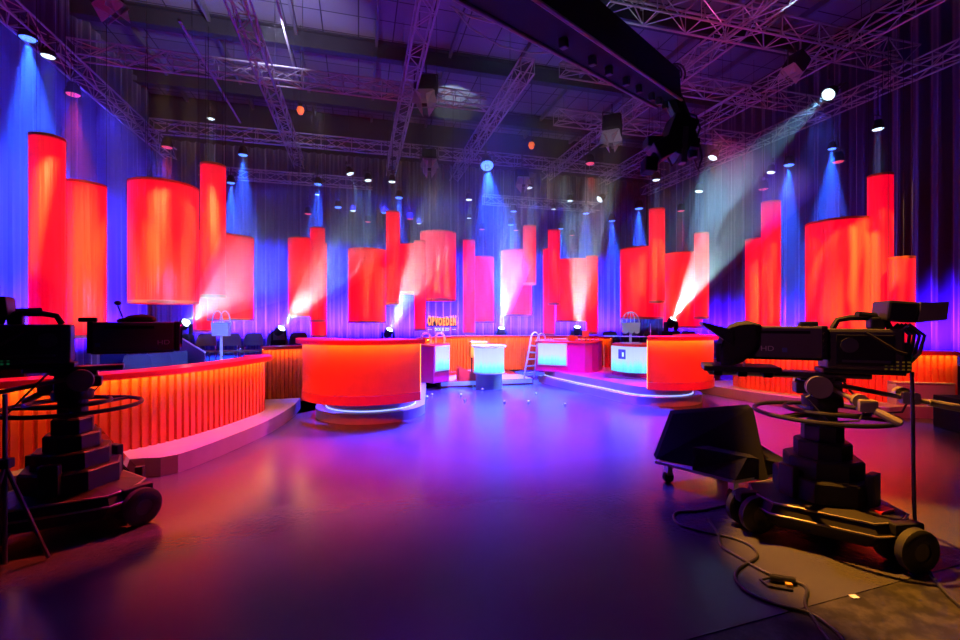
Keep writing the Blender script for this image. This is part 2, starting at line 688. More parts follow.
ZT = 8.15
TR = [
    ((-7.1, 6.5, 8.0), (-7.1, 20.3, 8.0), 'long truss running away along the left curtain, carrying blue and red lamps'),
    ((-2.45, 9.0, 8.2), (-2.45, 20.8, 8.2), 'white-lit truss running away above the left group of lanterns'),
    ((1.40, 9.0, 8.2), (1.40, 20.8, 8.2), 'truss running away in the middle, with a barn-door lamp hanging from it'),
    ((4.30, 11.2, 8.2), (4.30, 20.8, 8.2), 'bright truss end just below the camera crane arm, running away'),
    ((8.60, 7.0, 8.35), (8.60, 20.0, 8.35), 'truss running away right of the crane camera head'),
    ((11.6, 6.0, 8.35), (11.6, 20.0, 8.35), 'truss running away above the right group of lanterns'),
    ((14.2, 7.0, 8.1), (14.2, 20.3, 8.1), 'outermost truss running away along the right curtain'),
    ((-7.1, 13.9, 8.42), (4.0, 13.9, 8.42), 'purple-lit cross truss reaching from the left curtain towards the middle'),
    ((-7.0, 18.3, 8.3), (13.8, 18.3, 8.3), 'long cross truss spanning the back of the lamp grid'),
    ((5.0, 8.55, 8.3), (13.9, 8.55, 8.3), 'nearest cross truss at upper right, its white end beside the crane arm'),
    ((5.2, 11.0, 8.2), (13.9, 11.0, 8.2), 'second cross truss at upper right, behind the crane camera'),
    ((6.2, 13.6, 8.1), (13.9, 13.6, 8.1), 'third cross truss at upper right, farther back'),
    ((-6.2, 20.6, 7.5), (0.6, 20.6, 7.5), 'low far truss of thin white tubes at back left'),
    ((5.6, 20.3, 7.1), (11.5, 20.3, 7.1), 'low far truss with blue-lit lattice at back right'),
]
for a, b, lab in TR:
    truss(a, b, label=lab, w=0.5 if a[1] == 8.55 else 0.38)


# ================================================================== LANTERNS
def lantern(x0, x1, yt, yb, Y, label):
    a0, a1 = math.atan((x0 - 480) / FPX), math.atan((x1 - 480) / FPX)
    am, hw = (a0 + a1) / 2, (a1 - a0) / 2
    dist = Y / math.cos(am)
    r = dist * math.sin(hw)
    c = cw(dist * math.sin(am), Y)
    zt, zb = EYE + (320 - yt) / FPX * Y, EYE + (320 - yb) / FPX * Y
    root = empty('hanging_lantern', (c.x, c.y, zb))
    tag(root, label, 'lantern', 'red cylinder lanterns hanging over the set')
    h = zt - zb
    n = 40 if r > 0.4 else 28
    s = MB().lathe([(r, 0.05), (r, h - 0.05)], n)
    s.lathe([(r - 0.012, h - 0.05), (r - 0.012, 0.05)], n)
    s.build('shade', LANTERN, root)
    MB().lathe([(r - 0.02, 0), (r + 0.006, 0), (r + 0.006, 0.075), (r - 0.02, 0.075), (r - 0.02, 0)], n).build('lower_ring', GOLD, root)
    MB().lathe([(r - 0.02, h - 0.06), (r + 0.005, h - 0.06), (r + 0.005, h), (r - 0.02, h), (r - 0.02, h - 0.06)], n).build('upper_ring', REDLAQ, root)
    fr = MB()
    for k in range(3):
        a = 2 * PI * k / 3 + 0.4
        fr.tube([(0, 0, h - 0.03), ((r - 0.01) * math.cos(a), (r - 0.01) * math.sin(a), h - 0.03)], 0.012, 5)
    fr.build('spreader', DKSTEEL, root)
    for k in range(3):
        a = 2 * PI * k / 3 + 0.4
        q = Vector(((r - 0.01) * math.cos(a), (r - 0.01) * math.sin(a), h - 0.03))
        MB().tube([q, (q.x, q.y, 7.95 - zb)], 0.006, 4).build('wire', DKSTEEL, root)
    return root


G = 'red cylinder lantern '
LN = [
    (28, 66, 137, 336, 8.6, 'tall narrow red lantern farthest left, above the left studio camera'),
    (60, 107, 184, 338, 9.6, 'medium red lantern just right of the tall one above the left camera'),
    (127, 199, 186, 304, 10.8, 'wide red drum lantern at left with vertical orange streaks'),
    (200, 226, 165, 298, 10.2, 'slim tall red lantern hanging right beside the wide left drum'),
    (193, 214, 232, 332, 13.2, 'short red lantern half hidden below the slim tall one at left'),
    (207, 254, 237, 321, 12.6, 'pinkish red lantern with a glowing lower rim above the bag-shaped stand'),
    (288, 316, 239, 317, 14.4, 'red lantern left of the slim pair, above the second moving light'),
    (310, 325, 228, 322, 13.6, 'slim red lantern with its top above its two neighbours, left of the big red desk'),
    (311, 327, 243, 337, 15.0, 'slim red lantern hanging lowest, directly behind another slim one'),
    (348, 386, 250, 323, 14.8, 'broad red lantern with a magenta left flank above the big red desk'),
    (386, 400, 212, 305, 14.4, 'slim tall red lantern between two broad ones, top reaching the lamps'),
    (399, 424, 245, 294, 15.2, 'short orange-lit lantern whose lower rim hangs highest in the middle'),
    (414, 426, 241, 331, 14.6, 'thin long lantern hanging just left of the logo sign'),
    (420, 456, 233, 301, 16.0, 'broad lantern with an orange glow hanging over the logo sign'),
    (463, 475, 240, 334, 15.6, 'thin lantern reaching down to the orange counter right of the logo sign'),
    (474, 494, 257, 323, 16.6, 'orange-streaked lantern above the round glowing pedestal'),
    (501, 532, 251, 316, 17.2, 'broad pink lantern crossed by a light beam at the middle'),
    (523, 536, 226, 285, 15.8, 'short slim pink lantern hanging in front of a broad pink one'),
    (543, 555, 249, 335, 17.0, 'thin lantern reaching low behind the pool ladder'),
    (548, 560, 230, 305, 15.6, 'slim red lantern just right of the pool ladder, above the magenta desk'),
    (556, 590, 260, 322, 16.6, 'broad lantern lit by the upright beam behind the magenta desk'),
    (586, 598, 256, 334, 15.6, 'thin lantern at the right flank of the upright beam'),
    (620, 664, 249, 319, 14.8, 'broad red lantern above the white basket on the glass counter'),
    (649, 665, 209, 303, 13.6, 'slim tall red lantern right of centre with a brass foot'),
    (663, 703, 254, 328, 15.4, 'broad lantern behind the right hand moving light beam'),
    (694, 709, 233, 319, 13.8, 'slim pink-red lantern above the right red desk'),
    (745, 772, 239, 345, 13.2, 'orange lantern tucked behind a slim taller one, left of the right camera body'),
    (761, 781, 202, 345, 12.6, 'slim tall red lantern rising behind the lens of the right camera'),
    (805, 876, 222, 345, 11.6, 'widest red drum at right with one white vertical highlight'),
    (867, 894, 175, 345, 10.9, 'tall narrow red lantern farthest up at right, beside the widest drum'),
    (887, 916, 257, 345, 10.2, 'short red lantern farthest right, behind the right camera viewfinder'),
]
for a in LN:
    lantern(*a)


# ================================================================== COUNTERS
def fluted_counter(path_pts, z0, z1, pitch, label, flute=0.032, flip=1, led=True, top=0.045):
    path = smooth_path(path_pts, pitch)
    root = empty('fluted_counter', (path[0][0], path[0][1], z0))
    tag(root, label, 'counter', 'fluted red counters around the set')
    O = Matrix.Translation((-path[0][0], -path[0][1], -z0))

    def loc(m):
        m.v = [tuple(O @ Vector(p)) for p in m.v]
        return m
    T = tangents(path)
    m = MB()
    zz = [z0, z1]
    fine = []
    for i in range(len(path) - 1):
        a, b = Vector(path[i]), Vector(path[i + 1])
        ta, tb = T[i], T[i + 1]
        for f, o_ in ((0.0, 0.0), (0.26, 0.0), (0.34, flute), (0.92, flute)):
            q, t_ = a.lerp(b, f), ta.lerp(tb, f)
            fine.append(Vector((q.x + t_.y * o_ * flip, q.y - t_.x * o_ * flip)))
    fine.append(Vector(path[-1]))
    back = offset(path, -0.06 * flip)
    n = len(fine)
    vs = [(p.x, p.y, z) for z in zz for p in fine]
    m.add(vs, [(i, i + 1, n + i + 1, n + i) for i in range(n - 1)])
    k = len(back)
    vs = [(p[0], p[1], z) for z in zz for p in back]
    m.add(vs, [(i, i + 1, k + i + 1, k + i) for i in range(k - 1)])
    for f, bk in ((fine[0], back[0]), (fine[-1], back[-1])):
        m.add([(f[0], f[1], z0), (bk[0], bk[1], z0), (bk[0], bk[1], z1), (f[0], f[1], z1)], [(0, 1, 2, 3)])
    loc(m).build('fluted_panel', REDFLUTE, root)
    loc(MB().ribbon(path, -0.22 * flip, 0.13 * flip, z1 + 0.005, z1 + top)).build('countertop', REDTOP, root)
    loc(MB().ribbon(path, 0.122 * flip, 0.13 * flip, z1 - 0.016, z1 + 0.005)).build('edge_lip', REDTOP, root)
    if led:
        loc(MB().ribbon(path, 0.085 * flip, 0.12 * flip, z1 - 0.004, z1 + 0.003)).build('light_strip', YLED, root)
    return root


# left stand (curved), with a dark wing behind it
PL = 0.18
LP = [(-3.05, 4.85), (-2.55, 5.15), (-2.05, 5.6), (-1.72, 6.15), (-1.50, 6.7), (-1.36, 7.2), (-1.46, 7.52)]
fluted_counter(LP, PL, 0.93, 0.085, 'long curved fluted red counter beside the left studio camera')
fluted_counter([on(262, 404).to_2d(), on(285, 402).to_2d(), on(312, 400).to_2d()], 0.0, 0.98, 0.07, 'short fluted counter half in shadow between the left counter and the big red desk')
RP = [(2 * AX - x, y) for x, y in LP]
fluted_counter([(x + 0.22, y) for x, y in RP], PL, 0.97, 0.085, 'fluted red counter at right, behind the lens of the right camera', flip=-1)
BP = [at(424, 0, 10.6).to_2d(), at(446, 0, 11.6).to_2d(), at(470, 0, 12.3).to_2d(), at(505, 0, 12.3).to_2d(), at(560, 0, 12.1).to_2d(), at(612, 0, 11.4).to_2d()]
fluted_counter(BP, 0.15, 1.04, 0.11, 'salmon-lit fluted counter at the back behind the round glowing pedestal')

# plinths under the side counters
def plinth(front, back, z1, label, strip=None):
    poly = [tuple(p) for p in front] + [tuple(p) for p in reversed(back)]
    root = empty('stage_plinth', (front[0][0], front[0][1], 0))
    tag(root, label, 'plinth')
    m = MB().prism([(p[0] - front[0][0], p[1] - front[0][1]) for p in poly], 0, z1)
    m.build('platform', PLINTH, root)
    return root


LF = smooth_path([(-1.98, 5.02), (-1.72, 5.06), (-1.40, 5.75), (-1.12, 6.6), (-0.98, 7.5), (-0.95, 8.2)], 0.15)
LB = smooth_path([(-3.6, 5.3), (-3.2, 5.6), (-2.7, 6.2), (-2.4, 7.0), (-2.2, 8.2)], 0.15)
LFn = [(-3.45, 4.55), (-2.75, 4.75), (-2.35, 4.98)] + LF
plinth(LFn, LB, PL, 'low curved plinth carrying the long fluted counter at left')
RF = [(2 * AX - x + 0.22, y) for x, y in LFn]
RB = [(2 * AX - x + 0.22, y) for x, y in LB]
plinth(RF, RB, PL, 'low purple-lit plinth carrying the fluted counter at right')


# two-tier wings with the red desks
def arc(cx, cy, r, a0, a1, n):
    return [(cx + r * math.cos(a0 + (a1 - a0) * i / n), cy + r * math.sin(a0 + (a1 - a0) * i / n)) for i in range(n + 1)]


DA, DU, DR = 2.62, 7.55, 1.05            # red desk: offset from centre line, depth, radius


def wing(sgn, label):
    def P(a, u):
        return (AX + sgn * a, u)
    root = empty('wing_platform', (AX + sgn * DA, DU, 0))
    tag(root, label, 'platform', 'two-step platforms under the red desks')

    def tier(shr, z0, z1, name, m_):
        ar = [P(DA + (0.86 - shr) * math.cos(t), DU + (0.86 - shr) * math.sin(t)) for t in [R(195) + R(165) * i / 26 for i in range(27)]]
        poly = ar + [P(3.48 - shr, 10.3), P(1.40 + shr, 10.3), P(1.42 + shr, 9.8), P(1.56 + shr, 8.8), P(1.70 + shr, 8.0)]
        MB().prism([(x - AX - sgn * DA, y - DU) for x, y in poly], z0, z1).build(name, m_, root)
        return poly
    poly = tier(0.0, 0, 0.15, 'lower_step', PLINTH)
    tier(0.175, 0.301, 0.306, 'carpet', mat('magenta_carpet', (0.55, 0.05, 0.2), 0.55))
    up_poly = tier(0.16, 0.15, 0.30, 'upper_step', PLINTH)
    poly = up_poly
    edge = [(x - AX - sgn * DA, y - DU) for x, y in (poly[-4:] + poly[:27])]
    m = MB().ribbon(edge, 0.0 * sgn, 0.012 * sgn, 0.152, 0.166)
    m.build('light_strip', BLED, root)
    return root


wing(-1, 'two-step platform with a glowing edge under the big red desk at left of centre')
wing(1, 'two-step platform with a glowing edge under the red desk at right of centre')
cp = MB().prism([(1.75 - AX, 9.95 - 9.95), (3.95 - AX, 0.0), (3.95 - AX, 2.6), (1.75 - AX, 2.6)], 0, 0.13)
root = empty('centre_platform', (AX, 9.95, 0))
tag(root, 'low red platform with a glowing blue front edge behind the round pedestal', 'platform')
cp.build('platform', STAGETOP, root)
MB().box(1.77 - AX, 3.93 - AX, -0.012, -0.001, 0.03, 0.12).build('light_strip', mat('blue_led_face', (0.4, 0.5, 0.8), 0.4, emit=(0.10, 0.16, 1.0), estr=0.9), root)


def red_desk(sgn, label):
    root = empty('curved_desk', (AX + sgn * DA, DU, 0.308))
    tag(root, label, 'desk', 'curved red desks')
    # plan angles measured from the front (towards the audience floor), + = outward
    n = 44
    path = []
    for i in range(n + 1):
        t = R(-40) + R(140) * i / n
        path.append((sgn * DR * math.sin(t), -DR * math.cos(t)))
    fl = sgn
    MB().ribbon(path, -0.03 * fl, 0.0, 0.13, 0.86).build('front_panel', REDLAQ, root)
    MB().ribbon(path, -0.03 * fl, 0.012 * fl, 0.0, 0.125).build('kick_band', REDTOP, root)
    MB().ribbon(path, -0.50 * fl, 0.10 * fl, 0.865, 0.91).build('countertop', REDTOP, root)
    MB().ribbon(path, 0.092 * fl, 0.10 * fl, 0.845, 0.865).build('edge_lip', REDTOP, root)
    MB().ribbon(path, 0.055 * fl, 0.085 * fl, 0.857, 0.863).build('light_strip', YLED, root)
    # warm light strip up the inner end
    x, y = path[0]
    t = tangents(path)[0]
    q = Vector((x, y)) - t * 0.006
    MB().tube([(q.x, q.y, 0.02), (q.x, q.y, 0.86)], 0.007, 6).build('end_strip', mat('end_led', (0.9, 0.5, 0.1), 0.4, emit=(1.0, 0.42, 0.03), estr=1.6), root)
    m = MB()
    for tt in (-34, 20, 78):
        a = R(tt)
        m.box(-0.2, 0.2, -0.02, 0.02, 0, 0.865, Matrix.Translation((sgn * 0.8 * math.sin(a), -0.8 * math.cos(a), 0)) @ Matrix.Rotation(sgn * a + PI / 2, 4, 'Z'))
    m.build('bracket', REDTOP, root)
    return root


red_desk(-1, 'large half-round glossy red desk with a yellow-lit top edge, left of centre')
red_desk(1, 'half-round red desk with a yellow-lit top edge at right, beside the glass counter')


# ------------------------------------------------------------------ magenta game desks
def flat_on(p, q, z0, z1, out, thick, name, material, parent, O):
    """a slab standing on the line p-q, pushed out towards the camera side"""
    p, q = Vector(p[:2]), Vector(q[:2])
    t = (q - p).normalized()
    nrm = Vector((t.y, -t.x))
    a, b = p + nrm * out, q + nrm * out
    c, d_ = q + nrm * (out + thick), p + nrm * (out + thick)
    m = MB().prism([(v.x - O.x, v.y - O.y) for v in (a, b, c, d_)], z0, z1)
    return m.build(name, material, parent)


def game_desk(name, plan, scr, zb, zt, z0, z1, label):
    O = Vector(plan[0][:2])
    root = empty(name, (O.x, O.y, zb))
    tag(root, label, 'desk')
    poly = [(p[0] - O.x, p[1] - O.y) for p in plan]
    MB().prism(poly, 0, zt - zb - 0.035).build('body', PURPLE, root)
    cx = sum(p[0] for p in poly) / len(poly)
    cy = sum(p[1] for p in poly) / len(poly)
    MB().prism([(cx + (x - cx) * 1.05, cy + (y - cy) * 1.05) for x, y in poly], zt - zb - 0.033, zt - zb).build('countertop', REDTOP, root)
    fr = flat_on(scr[0], scr[1], z0 - zb - 0.02, z1 - zb + 0.02, 0.002, 0.03, 'screen_frame', WHITE, root, O)
    p, q = Vector(scr[0][:2]), Vector(scr[1][:2])
    t = (q - p).normalized() * 0.02
    s = flat_on(p + t, q - t, z0 - zb, z1 - zb, 0.033, 0.006, 'screen', DISPLAY, root, O)
    return root


def g(px, Y):
    return at(px, 320, Y).to_2d()


rplan = [g(535.5, 10.75), g(568, 10.40), g(585, 10.25)] + [g(585 + 17 * math.sin(R(a)), 10.25 + 0.9 * (1 - math.cos(R(a)))) for a in (25, 50, 75, 90)] + [g(601, 11.6), g(545, 11.75)]
game_desk('game_desk', rplan, (g(538, 10.73), g(567.5, 10.41)), 0.30, 1.0, 0.46, 0.95, 'magenta game desk with a pale blue lit screen beside the pool ladder')
lplan = [g(417, 9.9), g(433.5, 9.55), g(449, 10.0), g(449, 10.7), g(422, 10.9)]
game_desk('game_desk', lplan, (g(434, 9.57), g(448.5, 9.99)), 0.16, 0.96, 0.42, 0.93, 'magenta desk with a narrow lit screen and two hoops beside the big red desk')
# curved counter with screen beside right red desk
cplan = [g(612, 9.95), g(622, 9.6), g(637, 9.38), g(654, 9.35), g(664, 9.6), g(664, 10.1), g(616, 10.3)]
O = cplan[0]
root = empty('screen_counter', (O.x, O.y, 0.30))
tag(root, 'counter with a curved pale screen behind glass, left of the right red desk', 'counter')
MB().prism([(p.x - O.x, p.y - O.y) for p in cplan], 0, 0.64).build('body', PURPLE, root)
MB().prism([((p.x - O.x) * 1.02, (p.y - O.y) * 1.02) for p in cplan], 0.643, 0.69).build('countertop', REDTOP, root)
cpath = smooth_path([p for p in cplan[0:4]], 0.05)
cpath = [(x - O.x, y - O.y) for x, y in cpath]
MB().ribbon(cpath, 0.004, 0.02, 0.10, 0.64).build('screen', DISPLAY, root)
sq = MB()
P1, P2 = Vector(cplan[1]), Vector(cplan[2])
ic = P1.lerp(P2, 0.0) - O
tt = (Vector(cplan[2]) - Vector(cplan[0])).normalized()
rz = math.atan2(tt.y, tt.x)
Mi = Matrix.Translation((ic.x + 0.0, ic.y, 0.0)) @ Matrix.Rotation(rz, 4, 'Z')
MB().box(-0.06, 0.12, -0.045, -0.03, 0.38, 0.58, Mi).build('screen_icon', mat('icon_blue', (0.05, 0.05, 0.3), 0.4, emit=(0.04, 0.05, 0.35), estr=0.8), root)
MB().box(0.045, 0.085, -0.055, -0.045, 0.43, 0.52, Mi).build('icon_mark', SIGNWHITE, root)
# glass pane in front of that counter
glass = bpy.data.materials.new('clear_glass')
glass.use_nodes = True
gp = glass.node_tree.nodes['Principled BSDF']
gp.inputs['Transmission Weight'].default_value = 1.0
gp.inputs['Roughness'].default_value = 0.02
gp.inputs['IOR'].default_value = 1.1
gp.inputs['Base Color'].default_value = (0.95, 0.97, 1, 1)
a, b = g(604, 9.35), g(650.5, 8.95)
root = empty('glass_screen', (a.x, a.y, 0.30))
tag(root, 'clear upright glass screen with pale edges in front of the curved pale screen counter', 'glass screen')
bb = (b - a)
MB().ribbon([(0, 0), (bb.x * 0.5, bb.y * 0.5), (bb.x, bb.y)], 0, 0.008, 0.0, 0.86).build('pane', glass, root)
EDGE = mat('glass_edge', (0.7, 0.8, 0.95), 0.2)
MB().tube([(bb.x, bb.y, 0), (bb.x, bb.y, 1.13)], 0.008, 6).build('edge_post', EDGE, root)
MB().tube([(0, 0, 0.868), (bb.x, bb.y, 0.868)], 0.007, 6).build('top_edge', EDGE, root)

# ------------------------------------------------------------------ round glowing pedestal
c = on(489, 388.5)
root = empty('round_pedestal', (c.x, c.y, 0))
tag(root, 'round pedestal with a pale blue glowing drum at the centre of the stage', 'pedestal')
MB().cyl(0.29, 0, 0.34, 40).build('base', mat('pedestal_blue', (0.35, 0.35, 0.5), 0.3), root)
MB().lathe([(0.33, 0.345), (0.33, 0.90)], 40).lathe([(0.32, 0.90), (0.32, 0.345)], 40).build('drum', DISPLAY, root)
MB().lathe([(0, 0.345), (0.33, 0.345), (0.33, 0.37), (0.345, 0.37), (0.345, 0.345)], 40).build('lower_rim', WHITE, root)
MB().cyl(0.375, 0.905, 0.945, 40).build('top', mat('pedestal_top', (0.5, 0.52, 0.65), 0.3), root)

# orange slide and yellow box beside it
a = at(468, 378, 10.4)
root = empty('toy_slide', (a.x, a.y, 0.13))
tag(root, 'small orange slide lying on the platform left of the round pedestal', 'slide')
m = MB()
m.hull([(-0.22, -0.14, 0), (0.26, -0.14, 0), (0.26, 0.14, 0), (-0.22, 0.14, 0), (-0.22, -0.14, 0.27), (0.26, -0.14, 0.04), (0.26, 0.14, 0.04), (-0.22, 0.14, 0.27)])
m.build('ramp', ORANGE, root)
for s in (-1, 1):
    MB().hull([(-0.24, s * 0.15 - 0.012, 0), (0.28, s * 0.15 - 0.012, 0), (0.28, s * 0.15 + 0.012, 0), (-0.24, s * 0.15 + 0.012, 0), (-0.24, s * 0.15 - 0.012, 0.33), (0.28, s * 0.15 - 0.012, 0.08), (0.28, s * 0.15 + 0.012, 0.08), (-0.24, s * 0.15 + 0.012, 0.33)]).build('side_rail', REDTOP, root)
a = at(478, 345, 10.6)
root = empty('yellow_stool', (a.x, a.y, 0.13))
tag(root, 'yellow box on a thin post half hidden behind the glowing round pedestal', 'box')
MB().box(-0.2, 0.2, -0.12, 0.12, 0.78, 0.87, bev=0.015).build('lid', YELLOW, root)
MB().box(-0.2, -0.1, -0.1, 0.1, 0.5, 0.78, bev=0.01).build('body', YELLOW, root)
MB().tube([(-0.15, 0, 0), (-0.15, 0, 0.52)], 0.02, 8).build('post', DKSTEEL, root)

# ------------------------------------------------------------------ pool ladder
root = empty('pool_ladder', tuple(on(529, 377.5, 0.13)))
tag(root, 'pale pool ladder with two hooped rails leaning on the magenta desk', 'ladder')
base = on(529, 377.5, 0.13)
Y0 = 10.9


def lad(px, py, Y):
    return at(px, py, Y) - base


for (ax, ay, bx_, by_, Yr) in ((523.6, 377, 530.5, 341, 10.45), (534.0, 375.5, 537.2, 342, 10.75)):
    lo = lad(ax, ay, Yr)
    hi = lad(bx_, by_, Yr)
    lo.z = 0.012
    pts = [lo, hi]
    ctr = hi + Vector((0.13, 0.05, 0))
    for k in range(1, 11):
        a_ = PI - PI * k / 10
        pts.append(ctr + Vector((0.13 * math.cos(a_) * 1.0, 0.05 * math.cos(a_), 0.20 * math.sin(a_))))
    last = pts[-1].copy()
    last.z = max(0.885, last.z - 0.1)
    pts.append(last)
    MB().tube(pts, 0.018, 10).build('rail', WHITE, root)
for k in range(5):
    f = 0.10 + 0.195 * k
    p = lad(523.6, 377, 10.45).lerp(lad(530.5, 341, 10.45), f)
    q = lad(534.0, 375.5, 10.75).lerp(lad(537.2, 342, 10.75), f)
    MB().tube([p, q], 0.016, 8).build('rung', PALEBLUE, root)

# hoops on the left game desk
for i, px in enumerate((426, 440)):
    c = at(px, 344, 10.25)
    m = MB()
    t = Vector((CS, -SN, 0))
    pts = [Vector((0, 0, 0))] + [t * (0.10 - 0.10 * math.cos(PI * k / 12)) + Vector((0, 0, 0.14 + 0.10 * math.sin(PI * k / 12))) for k in range(13)] + [t * 0.2]
    m.tube([p - t * 0.1 for p in pts], 0.026, 10)
    o = m.build('grab_hoop', AMBER, None, (c.x, c.y, 0.962))
    tag(o, ('amber grab hoop on the left magenta desk, the one nearer the big red desk', 'amber grab hoop on the left magenta desk, the one above the lit screen')[i], 'hoop', 'grab hoops')

# things on the right game desk
c = at(572.5, 338, 10.9)
root = empty('yellow_box', (c.x, c.y, 1.0))
tag(root, 'yellow rounded box lying on the magenta desk among white balls', 'box')
MB().box(-0.11, 0.11, -0.08, 0.08, 0, 0.12, bev=0.03).build('body', YELLOW, root)
MB().box(-0.12, 0.02, -0.085, 0.085, 0.10, 0.135, bev=0.012).build('lid', YELLOW, root)
c = at(585.5, 335, 10.9)
root = empty('yellow_sign', (c.x, c.y, 1.0))
tag(root, 'small square yellow sign on a short post on the magenta desk', 'sign')
MB().box(-0.08, 0.08, -0.012, 0.012, 0.09, 0.25, Matrix.Rotation(-YAW, 4, 'Z'), bev=0.006).build('board', YELLOW, root)
MB().tube([(0, 0.0, 0), (0, 0.0, 0.12)], 0.01, 8).build('post', DKSTEEL, root)
MB().box(-0.05, 0.05, -0.04, 0.04, 0, 0.012).build('foot', DKSTEEL, root)
o = MB().box(-0.16, 0.16, -0.07, 0.07, 0, 0.05, bev=0.01).build('amber_tray', AMBER, None, tuple(Vector((*g(560, 11.0), 1.0))), (0, 0, -YAW))
tag(o, 'flat amber tray on the magenta desk left of the yellow box', 'tray')
nb = 0
ballm = MB().sphere((0, 0, 0.02), 0.02, 12)
b0 = None
for px, Y in ((576, 10.75), (580, 10.7), (584, 10.68), (588, 10.7), (592, 10.75), (596, 10.85), (579, 10.85), (583, 10.85), (588.5, 10.95), (593, 10.95), (598, 11.05), (577, 11.0), (548, 11.0), (551, 10.95), (545, 11.05)):
    q = g(px, Y)
    if b0 is None:
        b0 = o = MB().sphere((0, 0, 0.025), 0.025, 10).build('white_ball', BALL)
    else:
        o = b0.copy()
        COL.objects.link(o)
    o.location = (q.x, q.y, 1.0)
    tag(o, 'small white ball lying in the loose scatter on the magenta desk top', 'ball', 'white balls on the magenta desk')
FB = [(565, 405.5, 'white ball on the open blue floor, nearest the viewer and farthest right'),
      (536, 394.5, 'white ball on the floor in front of the ladder, the one farther back'),
      (528.5, 403, 'white ball on the floor below the ladder, the one nearer the viewer'),
      (504.5, 403.5, 'white ball on the floor just in front and right of the round pedestal'),
      (482.5, 390.5, 'white ball touching the foot of the round pedestal'),
      (461, 396, 'white ball left of the round pedestal, the one farther from the viewer'),
      (464.8, 401.5, 'white ball left of the round pedestal, the one nearer the viewer'),
      (473, 387.5, 'white ball lying just left of the round pedestal foot'),
      (427, 398, 'farthest white ball in the row along the left platform edge'),
      (423, 402.5, 'second farthest white ball in the row along the left platform edge'),
      (420, 405, 'second nearest white ball in the row along the left platform edge'),
      (417.5, 408.5, 'nearest white ball in the row along the left platform edge'),
      (432, 395.5, 'white ball ahead of the row, under the narrow lit screen'),
      (272, 409, 'white ball on the blue gap left of the big red desk')]
for px, py, lab in FB:
    q = on(px, py)
    o = b0.copy()
    COL.objects.link(o)
    o.location = (q.x, q.y, 0.0)
    tag(o, lab, 'ball', 'white balls on the studio floor')

# ------------------------------------------------------------------ logo sign
c = at(442, 322, 13.6)
root = empty('hanging_logo_sign', (c.x, c.y, c.z))
tag(root, 'lit logo sign with orange letters over the back counter', 'sign')
face = Matrix.Rotation(-YAW, 4, 'Z') @ Matrix.Rotation(PI / 2, 4, 'X')
wid = 0.86
for i, chh in enumerate('OPVOEDEN'):
    xx = -wid / 2 + wid * (i + 0.5) / 8
    hgt = 1.0 + 0.18 * abs((i - 3.5) / 3.5)
    Ml = face @ Matrix.Translation((xx, 0.03 * abs((i - 3.5) / 3.5), 0.0)) @ Matrix.Diagonal((0.55, 1.35 * hgt, 1, 1))
    back = text_obj('letter', chh, 0.235, SIGNLIT, root, Ml, 0.012, offs=0.012)
    inn = text_obj('letter_face', chh, 0.235, SIGNDARK, back, face @ Matrix.Translation((xx, 0.03 * abs((i - 3.5) / 3.5), 0.016)) @ Matrix.Diagonal((0.55, 1.35 * hgt, 1, 1)), 0.004, offs=-0.008)
text_obj('small_lettering', 'DOE JE ZO', 0.125, SIGNWHITE, root, face @ Matrix.Translation((0, -0.225, 0)), 0.006, sx=0.72, offs=0.003)
m = MB()
for s in (-1, 1):
    m.box(s * 0.36 - 0.06, s * 0.36 + 0.06, -0.008, 0.008, -0.228, -0.216, Matrix.Rotation(-YAW, 4, 'Z'))
m.build('dash', SIGNWHITE, root)
m = MB()
for s in (-0.33, 0.33):
    m.tube([Vector((CS * s + SN * 0.03, -SN * s + CS * 0.03, -0.23)), Vector((CS * s + SN * 0.03, -SN * s + CS * 0.03, 8.1 - c.z))], 0.006, 4)
m.box(-0.45, 0.45, 0.02, 0.035, -0.14, 0.15, Matrix.Rotation(-YAW, 4, 'Z'))
m.build('hanging_frame', MATTE, root)


# ------------------------------------------------------------------ bag-shaped stands
def bag_stand(px0, px1, pyb, pyt, pyh, Y, zb, label, loops, scallop):
    c = at((px0 + px1) / 2, pyb, Y)
    root = empty('bag_stand', (c.x, c.y, zb), -YAW)
    tag(root, label, 'stand', 'bag-shaped stands')
    k = Y / FPX
    w = (px1 - px0) * k
    z0, z1, zh = c.z - zb, EYE - (pyt - 320) * k - zb, EYE - (pyh - 320) * k - zb
    m = MB()
    m.hull([(-w * .46, -0.05, z0), (w * .46, -0.05, z0), (w * .46, 0.05, z0), (-w * .46, 0.05, z0), (-w / 2, -0.06, z1), (w / 2, -0.06, z1), (w / 2, 0.06, z1), (-w / 2, 0.06, z1)])
    if scallop:
        for i in range(3):
            m.cyl(w * 0.15, -0.05, 0.05, 14, Matrix.Translation((-w * .31 + w * .31 * i, 0, z0)) @ Matrix.Rotation(PI / 2, 4, 'X'))
    m.build('bag_body', PALEBLUE, root)
    n = 16
    if loops == 2:
        for s in (-1, 1):
            cx = s * w * 0.17
            pts = [(cx - w * .3 * math.cos(PI * i / n), s * 0.03, z1 + (zh - z1) * math.sin(PI * i / n)) for i in range(n + 1)]
            MB().tube(pts, 0.014, 8).build('loop_handle', PALEBLUE, root)
    else:
        for rr in (0.48, 0.22):
            pts = [(-w * rr * math.cos(PI * i / n), 0, z1 + (zh - z1) * math.sin(PI * i / n)) for i in range(n + 1)]
            MB().tube(pts, 0.012, 8).build('loop_handle', PALEBLUE, root)
        MB().tube([(0, 0, z1), (0, 0, zh)], 0.010, 8).build('loop_handle', PALEBLUE, root)
    MB().box(-0.022, 0.022, -0.02, 0.02, 0.02, z0 + 0.03).build('stem', PALEBLUE, root)
    MB().box(-0.2, 0.2, -0.14, 0.14, 0, 0.025, bev=0.008).build('foot', PALEBLUE, root)
    return root


